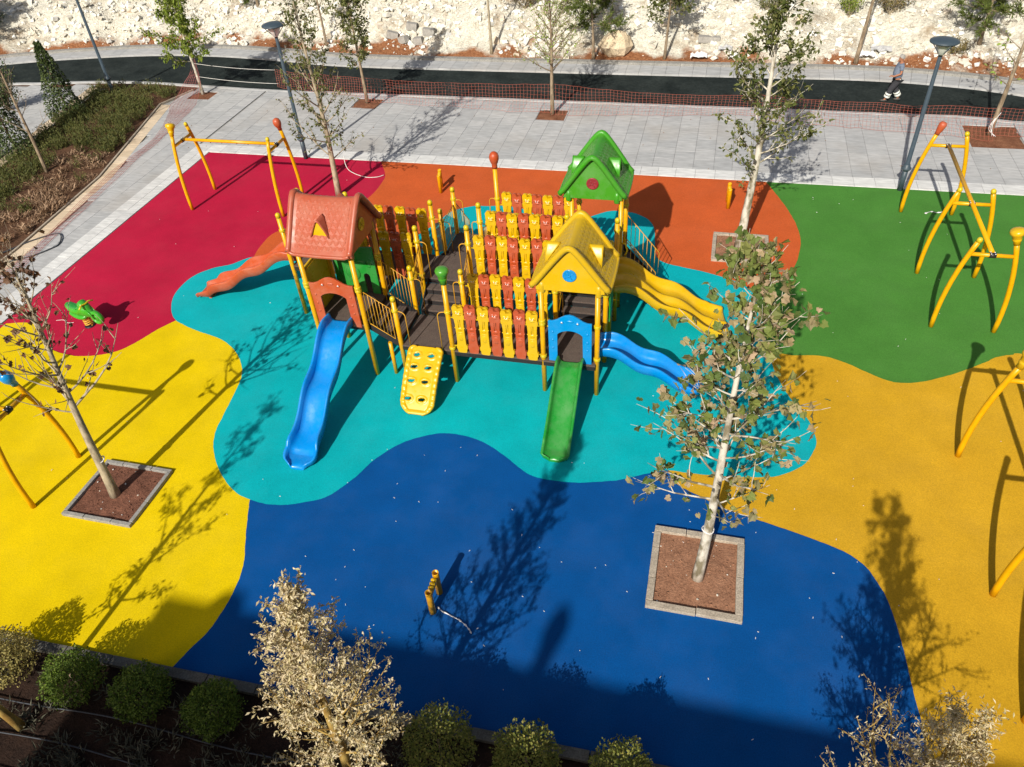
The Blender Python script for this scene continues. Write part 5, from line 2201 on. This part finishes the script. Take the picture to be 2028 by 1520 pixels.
for i, (x, d, w, h, n, m, lab) in enumerate((
        (-9.6, 3.3, 1.1, .9, 500, LF_SCRUB, "grey brown scrub high on the slope right of the slim trunk"),
        (-16.4, 3.6, 1.2, 1.0, 600, LF_SCRUB, "wide dry scrub at the photo top behind the leafy pavement tree"),
        (-20.6, 3.3, 1.0, .9, 500, LF_SCRUB, "dry scrub at the photo top behind the left lamp head"),
        (-33.0, 3.4, 1.0, .7, 420, LF_SCRUB, "low brown scrub at the top left of the slope"),
        (6.9, 3.0, 1.1, 1.3, 900, LF_SCRUB, "dark twiggy bush right behind the leaning grey trunk"),
        (5.3, 3.2, .9, 1.2, 700, LF_BRIGHT, "bright green bush behind the leaning grey trunk"),
        (.4, 3.4, .9, 1.0, 500, LF_OLIVE, "green scrub high on the slope right of the bushy tree"),
        (1.8, 2.6, .7, .8, 360, LF_OLIVE, "small green scrub behind the pale-trunked tree crown"),
        (-3.9, 4.0, .9, .9, 420, LF_SCRUB, "brown scrub at the photo top between pine and bushy tree"),
        (9.4, 1.2, .9, .5, 420, LF_SCRUB, "low dry twigs on red soil below the right hand pine"))):
    scrub(x, d, w, h, n, m, lab, 200 + i)

# shrub by the road at the left, behind the sapling
r = random.Random(77)
root = thing("dark_shrub", (-31.4, 27.6, 0), "dark loose shrub at the road edge on the far left", "bush")
lf, b = MB(), MB()
for k in range(30):
    a = r.uniform(0, 6.28)
    q = V((-31.4 + math.cos(a) * r.uniform(.2, 1.1), 27.6 + math.sin(a) * r.uniform(.2, 1.0), r.uniform(.6, 1.9)))
    b.tube([(-31.4, 27.6, 0), V((-31.4, 27.6, .4)).lerp(q, .5), q], [.02, .012, .004], 4, cap=False)
    for i in range(40):
        leaf_quad(lf, V((-31.4, 27.6, .2)).lerp(q, r.uniform(.3, 1.05)) + rvec(r) * .2, rvec(r), rvec(r), r.uniform(.08, .15), .6)
part("branches", b, BARK_BRN, root)
part("crown", lf, LF_CONE, root, kind="stuff")

# ------------------------------------------------------------------ planting in the left bed
r = random.Random(15)
lfA, lfB = MB(), MB()
cnt = 0
while cnt < 820:
    y = r.uniform(9, 30.6)
    t = r.random()
    xr = bed_x(y) - .3
    xl = -27.0 - (y - 22) * 0.2 if y > 18 else -26.2 - (18 - y) * 1.2
    x = xr + (xl - xr) * t
    cnt += 1
    upper = (y > 24.0) or (t > .5) or r.random() < .15
    if upper:
        hh = r.uniform(.22, .5)
        nst = 22
        for s in range(nst):
            a = r.uniform(0, 6.28)
            q = V((x + math.cos(a) * .2 * r.random(), y + math.sin(a) * .2 * r.random(), 0.02))
            tip = V((math.cos(a) * .35, math.sin(a) * .35, 1)).normalized()
            for k in range(4):
                p = q + tip * hh * (k + r.random()) / 4
                leaf_quad(lfA, p, tip + rvec(r) * .8, rvec(r), r.uniform(.07, .13), .28)
    else:
        hh = r.uniform(.15, .42)
        for s in range(64):
            a = r.uniform(0, 6.28)
            q = V((x + r.uniform(-.22, .22), y + r.uniform(-.22, .22), 0.02))
            leaf_quad(lfB, q, V((math.cos(a) * .7, math.sin(a) * .7, r.uniform(.1, 1))), rvec(r), hh * r.uniform(.4, 1), .07)
o = link("rosemary_ground_cover", lfA.mesh("rosemary_ground_cover", LF_ROSE))
tag(o, "low olive green rosemary cover in the left planting bed", None, None, "stuff")
o = link("dry_ground_cover", lfB.mesh("dry_ground_cover", LF_DRYG))
tag(o, "dry brown grassy stems in the left planting bed", None, None, "stuff")

# foreground herbs in the shade and drip pipes
lf = MB()
for k in range(420):
    x, y = r.uniform(-13, 4), 0
    y = 4.45 + (x + 11) * .021 - r.uniform(.2, 4.5)
    for s in range(26):
        a = r.uniform(0, 6.28)
        leaf_quad(lf, V((x + r.uniform(-.13, .13), y + r.uniform(-.13, .13), .03)), V((math.cos(a) * .6, math.sin(a) * .6, r.uniform(.3, 1))), rvec(r), r.uniform(.08, .22), .14)
o = link("herb_ground_cover", lf.mesh("herb_ground_cover", LF_GREY))
tag(o, "grey green herbs in the shaded front planting bed", None, None, "stuff")
for k in range(4):
    y0 = 3.75 - k * .55
    mb = MB().tube([(x_, y0 + (x_ + 11) * .021 + .04 * math.sin(x_ * 1.3 + k), .05 + .015 * math.sin(x_ * 2 + k)) for x_ in [i * .4 - 14 for i in range(46)]], .012, 5)
    solo("drip_pipe", mb, PIPE, (-8, y0, .05), ("thin black drip pipe nearest the kerb in the front bed", "second thin black drip pipe from the kerb in the front bed",
                                                "third thin black drip pipe from the kerb in the front bed", "thin black drip pipe farthest from the kerb in the front bed")[k], "drip pipe", "drip pipes in the front bed")


# round bushes along the front kerb
def bush(x, y, w, h, n, mat, lab, seed):
    r = random.Random(seed)
    root = thing("round_bush", (x, y, 0), lab, "bush", "clipped round bushes along the front kerb")
    part("stem", MB().tube([(x, y, 0), (x, y, h * .6)], [.04, .02], 7), BARK_BRN, root)
    hv = min(h * .5, w * 1.12)
    lf = MB()
    for k in range(n):
        v = rvec(r)
        if v.z < -.75:
            continue
        bump = 1 + .26 * mnoise.noise((v.x * 2.4 + seed, v.y * 2.4, v.z * 2.4)) + .12 * mnoise.noise((v.x * 7, v.y * 7 + seed, v.z * 7))
        q = (r.random() ** .22) * bump
        p = V((x + v.x * w * q, y + v.y * w * q, h - hv + .02 + v.z * hv * q))
        leaf_quad(lf, p, v * .8 + rvec(r) * .9, v + rvec(r) * .5, r.uniform(.03, .055), .65)
    part("crown", lf, mat, root, kind="stuff")


for i, (x, y, w, h, m, lab) in enumerate((
        (-10.95, 4.2, .52, .95, LF_BUSHY, "yellowish round bush at the left photo edge"),
        (-9.48, 4.18, .46, .9, LF_BUSH, "bright green round bush, lit on its left side, by the yellow floor"),
        (-8.15, 4.2, .46, .86, LF_BUSH, "dark shaded round bush where yellow meets blue"),
        (-6.8, 4.22, .45, .84, LF_BUSH, "dark shaded round bush left of the pale dry tree"),
        (-2.95, 4.38, .52, 1.32, LF_BUSHY2, "round bush just right of the pale dry tree"),
        (-1.60, 4.40, .50, 1.32, LF_BUSHY2, "round bush in the middle of the bottom photo edge"),
        (-.20, 4.45, .48, 1.30, LF_BUSHY2, "rightmost round bush, only its top in the photo"))):
    bush(x, y, w, h, 5200, m, lab, 300 + i)

# pale dry trees of the front bed
FG = "trees of the front planting bed"
tree("pale_tree", (-3.92, 3.40, .02), 5.85, .09, (.42, .05), .18, 48, lambda q: 1.45 - 1.15 * q, (.45, 1.05), BARK_YEL, LF_PALE, 12500, .058,
     "bushy pale tree with dry cream leaves standing before the blue floor", FG, 404, sub=6, clump=.07, lw=.42, droop=.0, sublen=.5)
tree("pale_tree", (3.3, 4.45, .02), 3.85, .08, (.05, .1), .22, 38, lambda q: 1.6 - 1.3 * q, (.30, .9), BARK_YEL, LF_PALE, 7500, .06,
     "dry pale shrubby tree whose top shows at the lower right corner", FG, 411, sub=6, clump=.10, lw=.30, droop=.0)
tree("young_tree", (2.75, 2.35, .02), 6.2, .085, (.05, .0), .36, 26, lambda q: 1.35 - .85 * q, (.45, 1.05), BARK_GREY, LF_PALE, 2200, .10,
     "upright tree below the photo edge that throws its shadow where blue meets amber", FG, 431, sub=4, clump=.12)
tree("young_tree", (-10.08, 3.38, .02), 5.8, .07, (-1.0, .0), .28, 20, lambda q: 1.15 - .6 * q, (.5, 1.1), BARK_YEL, LF_OLIVE, 1500, .09,
     "thin trunk at the lower left corner, crown outside the photo", FG, 423, sub=4, clump=.1)

# ------------------------------------------------------------------ walking man
SKIN = m_paint("skin", C(176, 120, 90, 1.2), .6)
SHIRT = m_soil("shirt_grey_blue", C(124, 136, 156, 1.5), C(140, 152, 170, 1.5), 6, .006)
TROUS = m_soil("trousers_charcoal", C(58, 58, 62, 1.2), C(74, 74, 78, 1.2), 6, .008)
HAIRM = m_soil("hair_grey", C(140, 136, 130), C(178, 174, 168), 30, .004)
REFL = m_paint("reflective_band", (.72, .73, .66), .4)
SHOE = m_paint("shoe_dark", (.06, .055, .05), .6)


def skin_mesh(name, verts, edges, radii, mat, parent, sub=2, root_i=0):
    me = bpy.data.meshes.new(name)
    me.from_pydata([tuple(v) for v in verts], edges, [])
    o = bpy.data.objects.new(name, me)
    COL.objects.link(o)
    o.modifiers.new("skin", 'SKIN').use_smooth_shade = True
    sl = me.skin_vertices[0].data
    for i, rr_ in enumerate(radii):
        sl[i].radius = rr_ if isinstance(rr_, tuple) else (rr_, rr_)
        sl[i].use_root = (i == root_i)
    sm = o.modifiers.new("sub", 'SUBSURF')
    sm.levels = sub
    sm.render_levels = sub
    dg = bpy.context.evaluated_depsgraph_get()
    m2 = bpy.data.meshes.new_from_object(o.evaluated_get(dg))
    bpy.data.objects.remove(o)
    m2.name = name
    m2.materials.clear()
    m2.materials.append(mat)
    for p in m2.polygons:
        p.use_smooth = True
    m2.transform(Matrix.Translation(-origin_of(parent)))
    ob = link(name, m2, parent)
    return ob


MX, MY = 6.62, 31.95
MAN = thing("person", (MX, MY, 0), "man in grey blue shirt and charcoal work trousers walking on the dark road", "person")


def mp(f, s, z):
    """f: forward (towards -X), s: to his left (-Y is his left when facing -X), z"""
    return V((MX - f, MY - s, z))


vs, ed, rd = [], [], []


def nv(f, s, z, r, par=None):
    vs.append(mp(f, s, z)); rd.append(r)
    i = len(vs) - 1
    if par is not None:
        ed.append((par, i))
    return i


pel = nv(.0, 0, .93, (.13, .105))
bel = nv(.03, 0, 1.1, (.135, .12), pel)
che = nv(.03, 0, 1.28, (.15, .12), bel)
sho = nv(.0, 0, 1.42, (.10, .085), che)
nk = nv(.02, 0, 1.49, .055, sho)
hb0 = nv(.05, 0, 1.57, (.07, .078), nk)
hd1 = nv(.06, 0, 1.65, (.077, .09), hb0)
hd2 = nv(.055, 0, 1.71, (.05, .06), hd1)
for s, elb, wri, hnd in ((1, (-.02, .25, 1.13), (.20, .22, 1.02), (.29, .20, 1.03)), (-1, (-.06, .25, 1.12), (.06, .25, .90), (.09, .24, .81))):
    sh = nv(-.0, s * .18, 1.395, .062, sho)
    e = nv(elb[0], s * elb[1], elb[2], .043, sh)
    w = nv(wri[0], s * wri[1], wri[2], .03, e)
    hN = nv(hnd[0], s * hnd[1], hnd[2], (.036, .022), w)
    d = (V(hnd) - V(wri)).normalized()
    for k in range(4):
        o1 = V((0, (k - 1.5) * .019, -.004 * abs(k - 1.5)))
        L = (.05, .058, .055, .044)[k]
        p1 = V(hnd) + d * .025 + o1
        p2 = p1 + d * L * .5 + V((0, 0, -.012))
        p3 = p2 + d * L * .35 + V((0, 0, -.028))
        a = nv(p1.x, s * p1.y, p1.z, .0098, hN)
        b_ = nv(p2.x, s * p2.y, p2.z, .009, a)
        nv(p3.x, s * p3.y, p3.z, .008, b_)
    t1 = V(hnd) + V((.0, -.03, .012))
    t2 = t1 + d * .035 + V((0, -.012, .0))
    a = nv(t1.x, s * t1.y, t1.z, .012, hN)
    nv(t2.x, s * t2.y, t2.z, .0095, a)
legs = {1: ((.16, .09, .52), (.27, .09, .12), (.36, .09, .05)), -1: ((.02, .09, .50), (-.22, .09, .14), (-.14, .09, .06))}
for s, (kn, an, to) in legs.items():
    hp = nv(.0, s * .09, .86, .095, pel)
    k = nv(kn[0], s * kn[1], kn[2], .062, hp)
    a = nv(an[0], s * an[1], an[2], .042, k)
    nv(to[0], s * to[1], to[2], .038, a)
body = skin_mesh("body", vs, ed, rd, SKIN, MAN)
# face details
fc = MB()
fc.ball(mp(.135, 0, 1.615), .017, 8, 6, 0, (1, .7, 1.2))
fc.ball(mp(.05, .088, 1.625), .03, 8, 6, 0, (.7, .35, 1.1)).ball(mp(.05, -.088, 1.625), .03, 8, 6, 0, (.7, .35, 1.1))
fc.ball(mp(.128, 0, 1.565), .03, 8, 5, 0, (.4, 1, .25))
part("face", fc, SKIN, body)
part("eyes", MB().ball(mp(.132, .032, 1.64), .011, 6, 5).ball(mp(.132, -.032, 1.64), .011, 6, 5), BLACK, body)
hr = MB()
rows = []
for i in range(9):
    th = math.pi * .58 * i / 8
    row = []
    for k in range(16):
        a = 2 * math.pi * k / 16
        fwd = math.cos(a)
        tt = th * (1 - .42 * max(0, fwd))
        row.append(mp(.05 + .112 * math.sin(tt) * fwd, .096 * math.sin(tt) * math.sin(a), 1.65 + .115 * math.cos(tt)))
    rows.append(row)
hr.grid(rows, True, 0, True)
part("hair", hr, HAIRM, MAN)
# shirt
vs, ed, rd = [], [], []
p0 = nv(.0, 0, .86, (.205, .185)); p1 = nv(.07, 0, 1.08, (.21, .205), p0); p2 = nv(.04, 0, 1.28, (.205, .17), p1); p3 = nv(-.01, 0, 1.41, (.14, .12), p2); p4 = nv(.01, 0, 1.465, .07, p3)
for s, e in ((1, (-.015, .235, 1.22)), (-1, (-.04, .235, 1.22))):
    a = nv(.0, s * .185, 1.39, .085, p3)
    nv(e[0], s * e[1], e[2], .075, a)
skin_mesh("shirt", vs, ed, rd, SHIRT, MAN)
# trousers
vs, ed, rd = [], [], []
p0 = nv(.0, 0, .95, (.185, .165))
for s, (kn, an, to) in legs.items():
    hp = nv(.0, s * .095, .82, (.145, .14), p0)
    k = nv(kn[0], s * kn[1], kn[2], .118, hp)
    nv(an[0] + (.0), s * an[1], an[2] + .02, .095, k)
tr = skin_mesh("trousers", vs, ed, rd, TROUS, MAN)
for s, (kn, an, to) in legs.items():
    for f0, f1 in ((.44, .62), (.68, .86)):
        a, b_ = mp(kn[0], s * kn[1], kn[2]), mp(an[0], s * an[1], an[2])
        part("reflective_band", MB().tube([a.lerp(b_, f0), a.lerp(b_, f1)], [.118, .112], 14), REFL, tr)
    part("shoe", MB().ball(mp(to[0] - .03, s * to[1], .055), .07, 10, 7, 0, (2.0, .75, .75)), SHOE, MAN)
part("pocket_patch", MB().ball(mp(-.07, .15, .84), .06, 8, 6, 0, (.8, .45, .9)), REFL, tr)

# ------------------------------------------------------------------ apartment block behind the viewpoint (casts the long shade)
WALL = m_soil("render_wall", C(190, 180, 165), C(206, 198, 184), 1.5, .004)
GLS = m_plastic("window_glass", (.05, .06, .07), .02, .1)
BX0, BX1, BY, BH = -12.68, 27.0, -14.15, 14.62
root = thing("apartment_block", ((BX0 + BX1) / 2, BY - 6, 0), "plain apartment block whose shade covers the front edge of the playground", "building")
part("wall", MB().box(((BX0 + BX1) / 2, BY - 6, BH / 2), (BX1 - BX0, 12, BH)), WALL, root)
part("parapet", MB().box(((BX0 + BX1) / 2, BY - .12, BH + .05), (BX1 - BX0 + .1, .3, .12)), WALL, root)
part("roof_shadow_drum", MB().lathe((BX0 + 1.1, BY - .6, BH), [(.35, 0), (.35, .55), (.3, .62), (.001, .64)], 16), WHT, root)  # unseen drum added for its soft shadow blob on the yellow floor
part("roof_shadow_caster", MB().box((BX0 + 7.1, BY - .5, BH + .55), (.26, .26, 1.1)).ball((BX0 + 7.1, BY - .5, BH + 1.05), .3, 8, 6, 0, (.7, .7, 1.3)), WALL, root)  # unseen box and ball, shaped to cast a blurred tree-like shadow
for fl in range(4):
    for k in range(9):
        x = BX0 + 2.4 + k * 4.2
        z = 1.9 + fl * 3.2
        w = part("window", MB().box((x, BY + .01, z), (1.5, .08, 1.4)), WHT, root)
        part("pane", MB().box((x - .36, BY + .06, z), (.66, .03, 1.26)).box((x + .36, BY + .06, z), (.66, .03, 1.26)), GLS, w)
